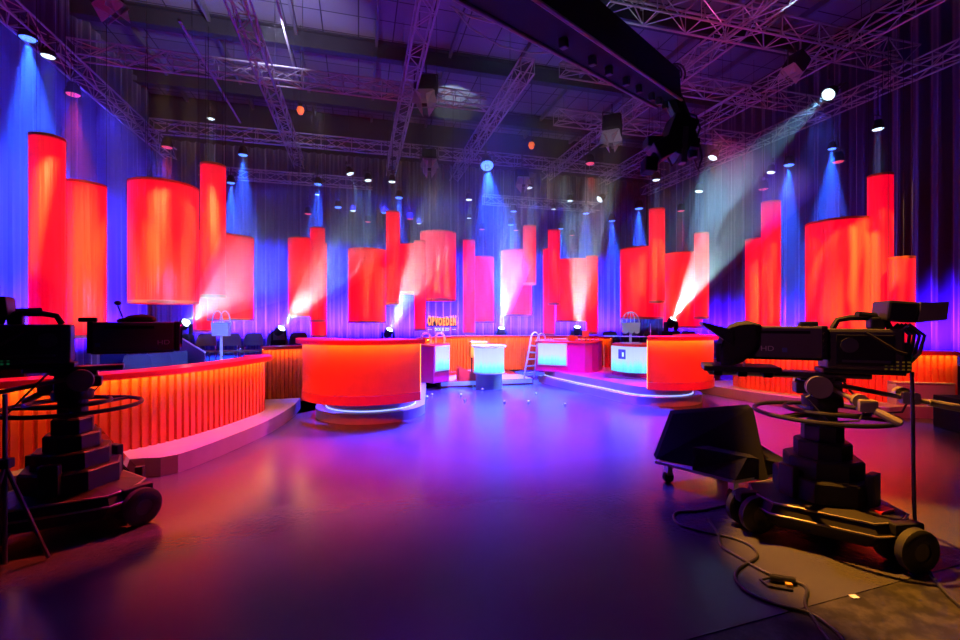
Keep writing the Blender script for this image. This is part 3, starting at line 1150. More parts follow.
bag_stand(212.5, 230, 336, 322.5, 311, 9.6, 0.30, 'pale blue bag-shaped stand with two loop handles before the left chairs', 2, False)
bag_stand(621.5, 639.5, 331, 322.5, 312, 9.75, 0.99, 'white basket-shaped stand with scalloped foot and wire hoops on the screen counter', 3, True)


# ------------------------------------------------------------------ audience riser, chairs
def riser(name, poly, z, label):
    o = MB().prism(poly, 0, z).build(name, RISER)
    return tag(o, label, 'riser')


lr = [cw((x - 480) / FPX * Y, Y).to_2d() for x, Y in ((170, 9.2), (312, 9.6), (312, 12.4), (150, 12.4))]
riser('audience_riser', lr, 0.30, 'low black riser under the row of chairs at left')
rr = [cw((x - 480) / FPX * Y, Y).to_2d() for x, Y in ((596, 12.2), (720, 12.2), (720, 14.2), (596, 14.2))]
riser('audience_riser', rr, 0.30, 'low black riser under the chairs behind the glass screen')


def make_chair():
    root = empty('stacking_chair')
    s = MB()
    s.box(-0.22, 0.22, -0.23, 0.21, 0.43, 0.48, bev=0.02)
    s.build('seat', CHAIRF, root)
    b = MB()
    n = 10
    vs, fs = [], []
    for r_ in range(7):
        z = 0.58 + 0.30 * r_ / 6
        w = 0.215 * (1 - 0.18 * (r_ / 6) ** 4)
        for i in range(n + 1):
            x = -w + 2 * w * i / n
            vs.append((x, 0.23 + 0.03 * (r_ / 6) - 0.05 * (x / 0.22) ** 2, z - 0.02 * (r_ / 6) * (x / 0.2) ** 4))
    k = len(vs)
    vs += [(x, y + 0.035, z) for x, y, z in vs]
    for r_ in range(6):
        for i in range(n):
            a_ = r_ * (n + 1) + i
            fs.append((a_, a_ + 1, a_ + n + 2, a_ + n + 1))
            fs.append((k + a_, k + a_ + n + 1, k + a_ + n + 2, k + a_ + 1))
    ring = list(range(n + 1)) + [(r_ + 1) * (n + 1) - 1 + 0 for r_ in range(1, 7)] + [6 * (n + 1) + i for i in range(n - 1, -1, -1)] + [r_ * (n + 1) for r_ in range(5, 0, -1)]
    for i in range(len(ring)):
        a_, b_ = ring[i], ring[(i + 1) % len(ring)]
        fs.append((a_, b_, b_ + k, a_ + k))
    b.add(vs, fs, True)
    b.build('backrest', CHAIRF, root)
    for sx in (-1, 1):
        MB().tube([(sx * 0.21, -0.2, 0.0), (sx * 0.2, -0.18, 0.43)], 0.011, 8).build('leg', CHROME, root)
        MB().tube([(sx * 0.21, 0.24, 0.0), (sx * 0.2, 0.2, 0.43), (sx * 0.185, 0.24, 0.62)], 0.011, 8).build('leg', CHROME, root)
    return root


CH = [(139.5, 8.0, 0.0, 0.8, 'near left chair with a rounded back, next to the lens of the left camera'),
      (160.5, 8.35, 0.0, 0.8, 'second chair from the left camera lens, rounded back above the counter'),
      (177.5, 8.7, 0.0, 0.8, 'third chair from the left camera lens, rounded back above the counter'),
      (193, 9.0, 0.0, 0.8, 'fourth chair from the left camera lens, beside the sloping purple panel'),
      (203, 10.6, 0.30, 0.2, 'chair on the left riser just left of the bag-shaped stand'),
      (228, 10.7, 0.30, 0.2, 'chair on the left riser just right of the bag-shaped stand'),
      (251, 10.9, 0.30, 0.2, 'third chair along the left riser, counted from the bag-shaped stand'),
      (274, 11.1, 0.30, 0.2, 'fourth chair along the left riser, below the second moving light'),
      (297, 11.4, 0.30, 0.2, 'chair on the left riser partly covered by the big red desk'),
      (610, 12.7, 0.30, -0.25, 'chair behind the glass screen, left of the white basket stand'),
      (632, 12.7, 0.30, -0.25, 'chair directly behind the white basket stand'),
      (652, 12.8, 0.30, -0.25, 'chair behind the upright edge of the glass screen'),
      (690, 12.9, 0.30, -0.25, 'chair top showing over the right red desk')]
ch0 = make_chair()
for i, (px, Y, z, rz, lab) in enumerate(CH):
    o = ch0 if i == 0 else copy_tree(ch0)
    q = g(px, Y)
    o.location = (q.x, q.y, z)
    o.rotation_euler = (0, 0, rz - YAW)
    tag(o, lab, 'chair', 'dark audience chairs')

# sloping purple panel and rail on the left riser
a, b = at(181, 338, 9.3), at(206, 353, 8.9)
root = empty('ramp_side_panel', (a.x, a.y, 0))
tag(root, 'sloping purple side panel with a pale top edge beside the left chairs', 'panel')
d = b - a
n_ = Vector((d.y, -d.x, 0)).normalized() * 0.03
MB().hull([(0, 0, 0), (d.x, d.y, 0), (d.x + n_.x, d.y + n_.y, 0), (n_.x, n_.y, 0), (0, 0, a.z), (d.x, d.y, b.z), (d.x + n_.x, d.y + n_.y, b.z), (n_.x, n_.y, a.z)]).build('panel', mat('purple_panel', (0.12, 0.06, 0.16), 0.5), root)
MB().tube([(n_.x / 2, n_.y / 2, a.z + 0.012), (d.x + n_.x / 2, d.y + n_.y / 2, b.z + 0.012)], 0.018, 6).build('top_edge', PALEBLUE, root)
a, b = at(236, 338, 12.1), at(303, 338.5, 12.1)
root = empty('riser_rail', (a.x, a.y, 0.30))
tag(root, 'thin metal guard rail behind the chairs on the left riser', 'rail')
d = b - a
MB().tube([(0, 0, a.z - 0.3), (d.x, d.y, a.z - 0.3)], 0.014, 6).build('top_bar', STEEL, root)
for f in (0.02, 0.5, 0.98):
    MB().tube([(d.x * f, d.y * f, 0), (d.x * f, d.y * f, a.z - 0.3)], 0.012, 6).build('post', STEEL, root)
# dark board behind left camera lens
a = at(114, 355, 8.2)
o = MB().box(-0.24, 0.24, -0.02, 0.02, 0, 1.02).build('dark_board', mat('navy_board', (0.03, 0.035, 0.09), 0.5), None, (a.x, a.y, 0), (0, 0, -YAW))
tag(o, 'dark navy board standing behind the left counter next to the camera lens', 'board')
# black flat added where the counter's left end falls away into dark
a = at(12, 400, 4.4)
root = empty('dark_void_flat', (a.x, a.y, 0), -YAW + 0.2)
tag(root, 'added black flat filling the dark void at the far left end of the fluted counter', 'masking flat')
MB().box(-0.33, 0.115, -0.02, 0.02, 0.0, 1.15).build('panel', CLOTH, root)
MB().box(-0.33, 0.09, 0.02, 0.30, 0.0, 0.05).build('foot', MATTE, root)

# right hand risers and boxes
a, b = at(868, 362, 8.3), at(1010, 362, 7.6)
poly = [p.to_2d() for p in (cw((866 - 480) / FPX * 8.3, 8.3), cw((1010 - 480) / FPX * 7.4, 7.4), cw((1010 - 480) / FPX * 9.6, 9.6), cw((866 - 480) / FPX * 10.0, 10.0))]
riser('stage_deck', poly, 0.72, 'high dark stage deck under blue light at the far right')
c = on(926, 417)
root = empty('grey_crate', (c.x, c.y, 0), -YAW - 0.12)
tag(root, 'pale grey box on the floor behind the right camera pan bar', 'box')
MB().box(-0.41, 0.41, 0, 0.5, 0, 0.5, bev=0.012).build('body', GREYBOX, root)
MB().box(-0.41, 0.41, -0.004, 0.5, 0.505, 0.53, bev=0.008).build('lid', GREYBOX, root)
c = on(1003, 436)
o = MB().box(-0.42, 0.42, -0.1, 0.5, 0, 0.45, bev=0.01).build('black_case', MATTE, None, (c.x, c.y, 0), (0, 0, -YAW - 0.1))
tag(o, 'black equipment case at the right edge of the picture beside the grey box', 'case')


# ================================================================== LAMPS
def make_par(kind):
    root = empty('stage_spotlight')
    m = MB().lathe([(0.0, 0.17), (0.06, 0.17), (0.085, 0.13), (0.11, 0.0), (0.118, -0.03), (0.105, -0.03), (0.10, -0.01)], 20)
    m.build('housing', MATTE, root)
    MB().lathe([(0.0, -0.052), (0.05, -0.048), (0.085, -0.036), (0.10, -0.018), (0.0, -0.012)], 20).build('lens', LENS[kind], root)
    MB().tube([(-0.13, 0, 0.06), (-0.13, 0, 0.26), (0.13, 0, 0.26), (0.13, 0, 0.06)], 0.012, 6).build('yoke', DKSTEEL, root)
    MB().tube([(0, 0, 0.26), (0, 0, 0.36)], 0.02, 6).build('clamp', DKSTEEL, root)
    return root


COLR = {'blue': (0.015, 0.09, 1.0), 'white': (0.26, 0.62, 1.0), 'red': (1.0, 0.05, 0.04)}
ORD = ['first', 'second', 'third', 'fourth', 'fifth', 'sixth', 'seventh', 'eighth', 'ninth', 'tenth', 'eleventh', 'twelfth', 'thirteenth', 'fourteenth', 'fifteenth', 'sixteenth', 'seventeenth', 'eighteenth', 'nineteenth', 'twentieth', 'twenty-first']
# px, py, distance ahead, size factor, floor target shift (across, towards viewer), beam power factor, extra label
PARS = {
    'blue': [(28, 37, 10.0, 1.25, 0.3, 0.0, 2.6), (231, 182, 17.5, 1.2, 0, 0, 1.6), (243, 154, 15.6, 1.2, 0, 0, 1.6), (318, 183.5, 18.2, 1.2, 0, 0.5, 1.5), (338, 206.5, 19.6, 1.2, 0.4, 0.5, 1.5),
             (384, 212, 19.6, 1.0, 0, 0, 0.8), (399, 197, 18.6, 1.25, 0, 0.5, 1.4), (487, 165, 16.4, 1.9, 0.5, 5.0, 3.0), (513.5, 210.5, 19.0, 1.1, 0, 0, 0.9), (511, 224, 20.4, 1.2, 0, 0, 0.9),
             (560.5, 228, 20.4, 1.1, 0.3, 0, 1.2), (586, 212.5, 19.8, 1.2, 0, 0, 1.2), (612, 220, 20.2, 1.25, 0.2, 0, 1.5), (639, 207.5, 19.4, 1.4, 0, 0, 1.8), (789, 164, 15.2, 1.25, -0.4, 0, 2.0), (832, 148, 14.0, 0.9, -0.3, 0, 1.6)],
    'white': [(48, 55, 10.6, 1.1, 0, 0, 0.7), (211, 118, 14.8, 0.9, 0, 0, 0.4), (317, 194, 19, 0.8, 0, 0, 0.5), (350, 173, 17.0, 1.1, 2.4, 0.3, 2.0), (368, 179.5, 17.4, 1.1, 0.5, 0.4, 1.8), (392, 181, 17.5, 1.1, 0, 0, 0.7),
              (353, 210, 19.4, 1.0, 0, 0, 0.7), (419, 223, 20.2, 0.8, 0, 0, 0.3), (469, 199, 18.8, 1.1, 0.1, 0.3, 1.8), (469, 217.5, 20, 0.8, 0, 0, 0.4), (529, 187, 18.0, 1.1, 0.0, 0.4, 0.6), (553.5, 208.5, 19.4, 0.8, 0, 0, 0.3), (570, 200, 18.8, 1.0, 0, 0, 0.9),
              (600, 199, 18.6, 1.2, -7.0, 2.5, 5.0), (656, 179, 17.2, 1.2, 0, 0, 1.1), (699, 190.5, 17.8, 1.2, -1.2, 0.4, 1.2), (713, 157, 15.4, 1.2, -3.6, 0.8, 2.6), (771, 171.5, 15.8, 1.1, -1.2, 0.2, 1.3), (829, 94, 11.8, 1.3, -9.0, 3.0, 4.0), (878, 128, 12.6, 1.1, 0, 0, 0.8)],
    'red': [(73, 93, 12.0, 1.3, 0.2, 0, 1.4), (167, 146, 14.8, 1.3, 0, 0, 0.8), (308, 213, 19.6, 1.2, 0, 0, 0.6), (368, 221, 20.2, 1.1, 0, 0, 0.6), (410, 218, 20, 1.2, 0, 0, 0.6), (482, 228.5, 20.4, 1.1, 0, 0, 0.5), (516, 229.5, 20.4, 1.0, 0, 0, 0.5),
            (572, 234.5, 20.6, 1.0, 0, 0, 0.5), (590, 162.5, 16.2, 1.3, 0, 0.5, 0.6), (681, 210, 18.8, 1.2, 0, 0, 0.6), (763.5, 188, 16.6, 1.3, 0, 0, 0.6), (838, 160.5, 14.4, 1.3, 0, 0, 0.6)],
}
BEAM = {'blue': 34000.0, 'white': 3000.0, 'red': 7000.0}
for kind, rows in PARS.items():
    proto = make_par(kind)
    for i, (px, py, Y, s, dx, dy, pw) in enumerate(rows):
        root = proto if i == 0 else copy_tree(proto)
        c = at(px, py, Y)
        side = Vector((CS, -SN, 0))
        fwd = Vector((SN, CS, 0))
        tgt = Vector((c.x, c.y, 0)) + side * dx - fwd * dy
        dr = (tgt - c).normalized()
        root.location = c
        s *= 1.2
        root.scale = (s, s, s)
        root.rotation_euler = look_rot(dr)
        where = {'blue': 'blue LED spotlight glowing under the roof, %s of the blue ones from the left',
                 'white': 'white LED spotlight under the roof, %s of the white ones from the left',
                 'red': 'red LED spotlight glowing under the roof, %s of the red ones from the left'}[kind] % ORD[i]
        tag(root, where, 'spotlight', kind + ' spotlights on the lamp grid')
        rod = MB().tube([(c.x, c.y, c.z + 0.25 * s), (c.x, c.y, max(8.0, c.z + 0.5))], 0.014, 5).build('hanger_pole', DKSTEEL)
        rod.parent = root
        rod.matrix_parent_inverse = root.matrix_basis.inverted()
        spot(kind + '_beam', c + dr * 0.06 * s, tgt, BEAM[kind] * pw, COLR[kind], 28 if kind != 'white' else 16, 0.5, 0.05)


# moving heads on the floor behind the counters, fanning beams upward
def make_moving_head():
    root = empty('moving_head_light')
    MB().box(-0.17, 0.17, -0.15, 0.15, 0.0, 0.12, bev=0.02).build('base', MATTE, root)
    for s in (-1, 1):
        MB().box(s * 0.15 - 0.025, s * 0.15 + 0.025, -0.07, 0.07, 0.12, 0.36, bev=0.015).build('yoke_arm', MATTE, root)
    hd = MB().lathe([(0, -0.12), (0.07, -0.12), (0.11, -0.05), (0.115, 0.06), (0.10, 0.13), (0.085, 0.13), (0.085, 0.11)], 22).build('head', MATTE, root, (0, 0, 0.33))
    MB().lathe([(0, 0.112), (0.085, 0.112), (0.085, 0.118), (0, 0.118)], 22, smooth=False).build('lens', mat('beam_lens', (0.3, 0.3, 0.3), 0.3, emit=(0.6, 0.9, 1.0), estr=14.0), hd)
    MB().box(-0.02, 0.02, -0.02, 0.02, -1.05, 0.0).build('stand_post', DKSTEEL, root)
    MB().box(-0.2, 0.2, -0.2, 0.2, -1.08, -1.05).build('stand_foot', DKSTEEL, root)
    return root


MH = [(183, 325, 9.9, (262, 262), 'moving light with a bright lens behind the left counter, beaming to the upper right'),
      (279, 331.5, 11.4, (352, 240), 'moving light on the left riser right of the chairs, beaming up across the slim lanterns'),
      (388, 333, 12.2, (428, 250), 'moving light behind the big red desk, beaming up past the thin long lantern'),
      (501, 332, 12.8, (514, 235), 'moving light over the back counter right of the round pedestal'),
      (577, 331, 12.6, (584, 235), 'moving light behind the magenta desk with an upright beam'),
      (671, 323, 11.6, (722, 235), 'moving light behind the right red desk, beaming to the upper right')]
mh0 = make_moving_head()


def gobo(L, seed, sc=(15, 15, 15), lo=0.46, hi=0.58, dark=0.08, bright=2.6):
    """noise pattern in a lamp: beam rays, and added streaks on the lanterns"""
    L.use_nodes = True
    nt = L.node_tree
    em = nt.nodes.get('Emission')
    tc = nd(nt, 'ShaderNodeTexCoord')
    nz = nd(nt, 'ShaderNodeTexNoise')
    nz.inputs['Scale'].default_value = 1
    nz.inputs['Detail'].default_value = 0
    mp = nd(nt, 'ShaderNodeMapping')
    mp.inputs['Scale'].default_value = sc
    ad = nd(nt, 'ShaderNodeVectorMath', operation='ADD')
    ad.inputs[1].default_value = (seed * 3.1, seed * 1.7, 0)
    nt.links.new(tc.outputs['Normal'], mp.inputs['Vector'])
    nt.links.new(mp.outputs['Vector'], ad.inputs[0])
    nt.links.new(ad.outputs[0], nz.inputs['Vector'])
    rp = nd(nt, 'ShaderNodeMapRange')
    rp.inputs['From Min'].default_value = lo
    rp.inputs['From Max'].default_value = hi
    rp.inputs['To Min'].default_value = dark
    rp.inputs['To Max'].default_value = bright
    nt.links.new(nz.outputs['Fac'], rp.inputs['Value'])
    nt.links.new(rp.outputs['Result'], em.inputs['Strength'])


PLM = bpy.data.materials.new('beam_fog_cone')
PLM.use_nodes = True
nt = PLM.node_tree
nt.nodes.clear()
out = nd(nt, 'ShaderNodeOutputMaterial')
vsc = nd(nt, 'ShaderNodeVolumeScatter')
tcc = nd(nt, 'ShaderNodeTexCoord')
spz = nd(nt, 'ShaderNodeSeparateXYZ')
nt.links.new(tcc.outputs['Generated'], spz.inputs[0])
rmp = nd(nt, 'ShaderNodeMapRange')
rmp.inputs['From Min'].default_value = 0.05
rmp.inputs['From Max'].default_value = 1.0
rmp.inputs['To Min'].default_value = 0.32
rmp.inputs['To Max'].default_value = 0.0
nt.links.new(spz.outputs['Z'], rmp.inputs['Value'])
nt.links.new(rmp.outputs['Result'], vsc.inputs['Density'])
vsc.inputs['Color'].default_value = (0.95, 0.98, 1, 1)
nt.links.new(vsc.outputs[0], out.inputs['Volume'])


def add_beam_fog(p, d, L, half, i):  # fog cone added around each beam so the rays show
    r1 = L * math.tan(R(half))
    m = MB().lathe([(0, 0), (0.09, 0), (0.09 + r1, L), (0, L)], 24)
    o = m.build('beam_fog_cone', PLM, None, p, Vector(d).to_track_quat('Z', 'Y').to_euler())
    o['kind'] = 'stuff'
    o['label'] = 'added fog cone showing the beam in front of ' + ['the lens of the leftmost moving light', 'the moving light above the left riser', 'the moving light behind the big red desk', 'the moving light right of the round pedestal', 'the moving light behind the magenta desk', 'the moving light behind the right red desk'][i]
    o['category'] = 'fog'


for i, (px, py, Y, tp, lab) in enumerate(MH):
    root = mh0 if i == 0 else copy_tree(mh0)
    c = at(px, py, Y)
    tgt = at(tp[0], tp[1], Y - 1.1)
    dr = (tgt - c).normalized()
    root.location = c - Vector((0, 0, 0.33))
    tag(root, lab, 'moving light', 'moving lights behind the counters')
    for chd in root.children:
        if chd.name.startswith('head'):
            chd.rotation_euler = look_rot(-dr)
        if chd.name.startswith('stand_post'):
            chd.scale = (1, 1, (c.z - 0.33) / 1.08)
        if chd.name.startswith('stand_foot'):
            chd.location.z = 1.08 - (c.z - 0.33)
    an = 30 if i in (0, 5) else 27
    s = spot('head_beam', c + dr * 0.135, tgt, 750 if i == 0 else 1900, (0.5, 0.84, 1.0), an, 0.35, 0.03)
    gobo(s.data, i + 1)
    add_beam_fog(c + dr * 0.15, dr, 4.2, an / 2 + 1.5, i)


# theatre lamps with barn doors
def fresnel(px, py, Y, size, aim, label, lit=None):
    c = at(px, py, Y)
    root = empty('hanging_fresnel_lamp', c)
    tag(root, label, 'studio lamp', 'barn-door lamps')
    tg = cw(*aim)
    dr = (tg - c).normalized()
    s = size
    hd = MB()
    hd.box(-0.17 * s, 0.17 * s, -0.17 * s, 0.17 * s, -0.10 * s, 0.26 * s, bev=0.03 * s)
    hd.lathe([(0.13 * s, -0.10 * s), (0.15 * s, -0.16 * s), (0.13 * s, -0.16 * s), (0.11 * s, -0.10 * s)], 20)
    h = hd.build('housing', MATTE, root)
    h.rotation_euler = look_rot(dr)
    MB().lathe([(0, -0.105 * s), (0.125 * s, -0.105 * s), (0.1 * s, -0.125 * s), (0, -0.14 * s)], 20).build('lens', lit or LENSGLASS, h)
    for k in range(4):
        a = PI / 2 * k
        w0, w1, L = 0.15 * s, 0.22 * s, 0.24 * s
        M = Matrix.Rotation(a, 4, 'Z') @ Matrix.Translation((0, 0.165 * s, -0.165 * s)) @ Matrix.Rotation(R(150), 4, 'X')
        m = MB().hull([M @ Vector(p) for p in ((-w0, -0.004, 0), (w0, -0.004, 0), (w0, 0.004, 0), (-w0, 0.004, 0), (-w1, -0.004, L), (w1, -0.004, L), (w1, 0.004, L), (-w1, 0.004, L))])
        m.build('barn_door', BARND, h)
    MB().tube([(-0.2 * s, 0, 0), (-0.2 * s, 0, 0.32 * s), (0.2 * s, 0, 0.32 * s), (0.2 * s, 0, 0)], 0.015 * s, 6).build('yoke', DKSTEEL, root)
    MB().tube([(0, 0, 0.32 * s), (0, 0, max(8.1 - c.z, 0.5 * s))], 0.022, 6).build('hanger_pole', DKSTEEL, root)
    return root


fresnel(426, 92, 13.2, 1.7, (-1.6, 9.0, 1.0), 'big black studio lamp with amber-lit barn doors hanging from the middle truss')
fresnel(612, 130, 14.0, 1.6, (3.2, 12.0, 3.0), 'big black studio lamp with a white-lit barn door below the crane arm')
fresnel(429, 161, 16.5, 1.6, (-1.0, 11.0, 1.0), 'studio lamp with glinting barn doors below the middle truss, above slim lanterns')
fresnel(522, 179, 16.5, 1.3, (2.0, 11.0, 1.0), 'studio lamp with gold-edged barn doors just right of the big blue spotlight')
fresnel(104, -4, 10.4, 1.5, (-5, 10.0, 3.0), 'pale studio lamp at the top edge over the left curtain')
fresnel(795, 66, 11.0, 1.1, (4.5, 10.0, 3.0), 'small studio lamp with a white beam on the nearest cross truss at right')
# small amber work lamps
for px, py, Y, lab in ((300.5, 110, 14.0, 'small orange glowing bulkhead lamp hanging below the left roof beam'), (531.5, 145, 16.0, 'small orange glowing bulkhead lamp hanging beside the bright truss end')):
    c = at(px, py, Y)
    root = empty('hanging_work_lamp', c)
    tag(root, lab, 'lamp', 'orange bulkhead lamps')
    MB().lathe([(0, -0.16), (0.07, -0.12), (0.115, 0), (0.09, 0.08), (0.05, 0.1)], 16).build('globe', mat('amber_globe', (0.6, 0.15, 0.03), 0.4, emit=(1.0, 0.16, 0.02), estr=0.8), root)
    MB().cyl(0.06, 0.09, 0.2, 12).build('cap', MATTE, root)
    MB().tube([(0, 0, 0.2), (0, 0, 10.6 - c.z)], 0.008, 5).build('hanger_pole', DKSTEEL, root)
# single pipes on the grid
for x, z, y0, y1, lab in ((-1.83, 8.9, 10.0, 14.8, 'short single pipe hanging right of the white-lit truss at upper left'),
                          (-3.7, 7.9, 11.0, 16.2, 'single pipe hanging left of the white-lit truss, ending near a blue spotlight'),
                          (10.3, 7.9, 10.2, 13.4, 'short single pipe hanging right of the crane camera between two trusses')):
    root = empty('hanging_pipe', (x, y0, z))
    tag(root, lab, 'pipe', 'single pipes on the grid')
    MB().tube([(0, 0, 0), (0, y1 - y0, 0)], 0.03, 8).build('tube', ALU, root)
    for f in (0.15, 0.85):
        MB().tube([(0, (y1 - y0) * f, 0), (0, (y1 - y0) * f, 11.0 - z)], 0.006, 4).build('hanging_wire', DKSTEEL, root)
# cable slung under the roof
for pts, lab in ((((450, 6, 11.0), (468, 16, 11.0), (492, 23, 11.0), (520, 25, 11.0)), 'upper pale cable slung between the middle truss and the crane arm'),
                 (((452, 6, 12.0), (470, 28, 12.0), (500, 46, 12.0), (530, 53, 12.0), (560, 53, 12.0)), 'lower pale cable sagging behind the crane arm')):
    P_ = [at(*p) for p in pts]
    o0 = P_[0]
    o = MB().tube([p - o0 for p in P_], 0.022, 6).build('hanging_cable', mat('pale_cable', (0.5, 0.5, 0.5), 0.5), None, o0)
    tag(o, lab, 'cable', 'slung cables')


# ================================================================== CAMERA CRANE
A0, A1 = at(497, -30, 2.9), at(668, 89, 5.3)
root = empty('camera_crane', A0)
tag(root, 'black camera crane arm reaching in from above with a remote camera', 'camera crane')
axis = (A1 - A0)
L = axis.length
t = axis.normalized()
back = A0 - t * 2.0
Mx = t.to_track_quat('Y', 'Z').to_matrix().to_4x4()
MB().hull([Mx @ Vector(p) for p in ((-0.17, -2, -0.19), (0.17, -2, -0.19), (0.17, -2, 0.19), (-0.17, -2, 0.19), (-0.14, L, -0.16), (0.14, L, -0.16), (0.14, L, 0.16), (-0.14, L, 0.16))]).build('boom', MATTE, root)
m = MB()
for s in (-1, 1):
    m.tube([Mx @ Vector((s * 0.175, -2, -0.2)), Mx @ Vector((s * 0.145, L, -0.17))], 0.016, 6)
m.build('boom_rail', mat('boom_rail_lit_tone', (0.3, 0.28, 0.32), 0.35), root)  # rail coloured lighter so the boom's lower edge reads as lit
spot('magenta_wash', (-2.4, 2.6, 3.0), tuple(A0.lerp(A1, 0.5)), 22, (0.6, 0.05, 1.0), 60, 0.5, 0.05)  # violet spot added to rim the boom, no fixture
for f in (0.25, 0.4, 0.5, 0.62, 0.72, 0.83, 0.9, 0.96):
    m = MB().box(-0.03, 0.03, L * f - 0.03, L * f + 0.03, -0.245, -0.17, Mx, bev=0.01)
    m.build('boom_clip', BLACK, root)
    MB().tube([Mx @ Vector((-0.1, L * f, 0.155)), Mx @ Vector((-0.05, L * f + 0.04, 0.22)), Mx @ Vector((0.06, L * f + 0.05, 0.2))], 0.012, 5).build('boom_cable', CABLE, root)
A1l = A1 - A0


def crl(px, py, Y):
    return at(px, py, Y) - A0


MB().tube([crl(663, 82, 5.3), crl(672, 98, 5.3), crl(681, 118, 5.35), crl(690, 140, 5.35), crl(693, 158, 5.35)], [0.15, 0.11, 0.10, 0.09, 0.05], 10).build('drop_arm', BLACK, root)
for k in range(3):
    rr = 0.075 + 0.02 * k
    MB().tube([crl(672 + rr * 80 * math.cos(a) + 2 * k, 74 - rr * 90 * math.sin(a), 5.25 + 0.03 * k) for a in [i * PI / 8 - 0.5 for i in range(15)]], 0.011, 6).build('cable_loop', CABLE, root)
for P_ in (((684, 112), (696, 116), (700, 128), (696, 140), (688, 146)), ((690, 138), (700, 146), (702, 158), (698, 170), (694, 160)), ((664, 150), (672, 166), (678, 160), (686, 152))):
    MB().tube([crl(px, py, 5.3) for px, py in P_], 0.013, 6).build('cable_loop', CABLE, root)


def blk(x0, x1, y0, y1, Y, th, rot=0.0, bev=0.015):
    c_ = crl((x0 + x1) / 2, (y0 + y1) / 2, Y)
    k = Y / FPX
    return MB().box(-(x1 - x0) / 2 * k, (x1 - x0) / 2 * k, -th / 2, th / 2, -(y1 - y0) / 2 * k, (y1 - y0) / 2 * k,
                    Matrix.Translation(c_) @ Matrix.Rotation(-YAW, 4, 'Z') @ Matrix.Rotation(rot, 4, 'Y'), bev=bev)


blk(664, 688, 120, 158, 5.35, 0.30, 0.35).build('head_frame', BLACK, root)
blk(652, 676, 140, 158, 5.3, 0.26, -0.5).build('camera_body', BLACK, root)
blk(645, 661, 138.5, 148.5, 5.3, 0.18, 0.0).build('monitor', BLACK, root)
blk(643, 655, 159, 173, 5.3, 0.20, 0.05).build('matte_box', MATTE, root)
c_ = crl(652, 163, 5.3)
e_ = crl(661, 152, 5.3)
MB().tube([c_, e_], [0.07, 0.08], 14).build('lens', BLACK, root)
blk(680, 686, 128, 164, 5.25, 0.12, 0.06).build('tilt_bracket', mat('crane_violet_grey', (0.08, 0.07, 0.1), 0.4), root)
blk(688, 697, 140, 150, 5.3, 0.16, 0.1).build('motor', BLACK, root)


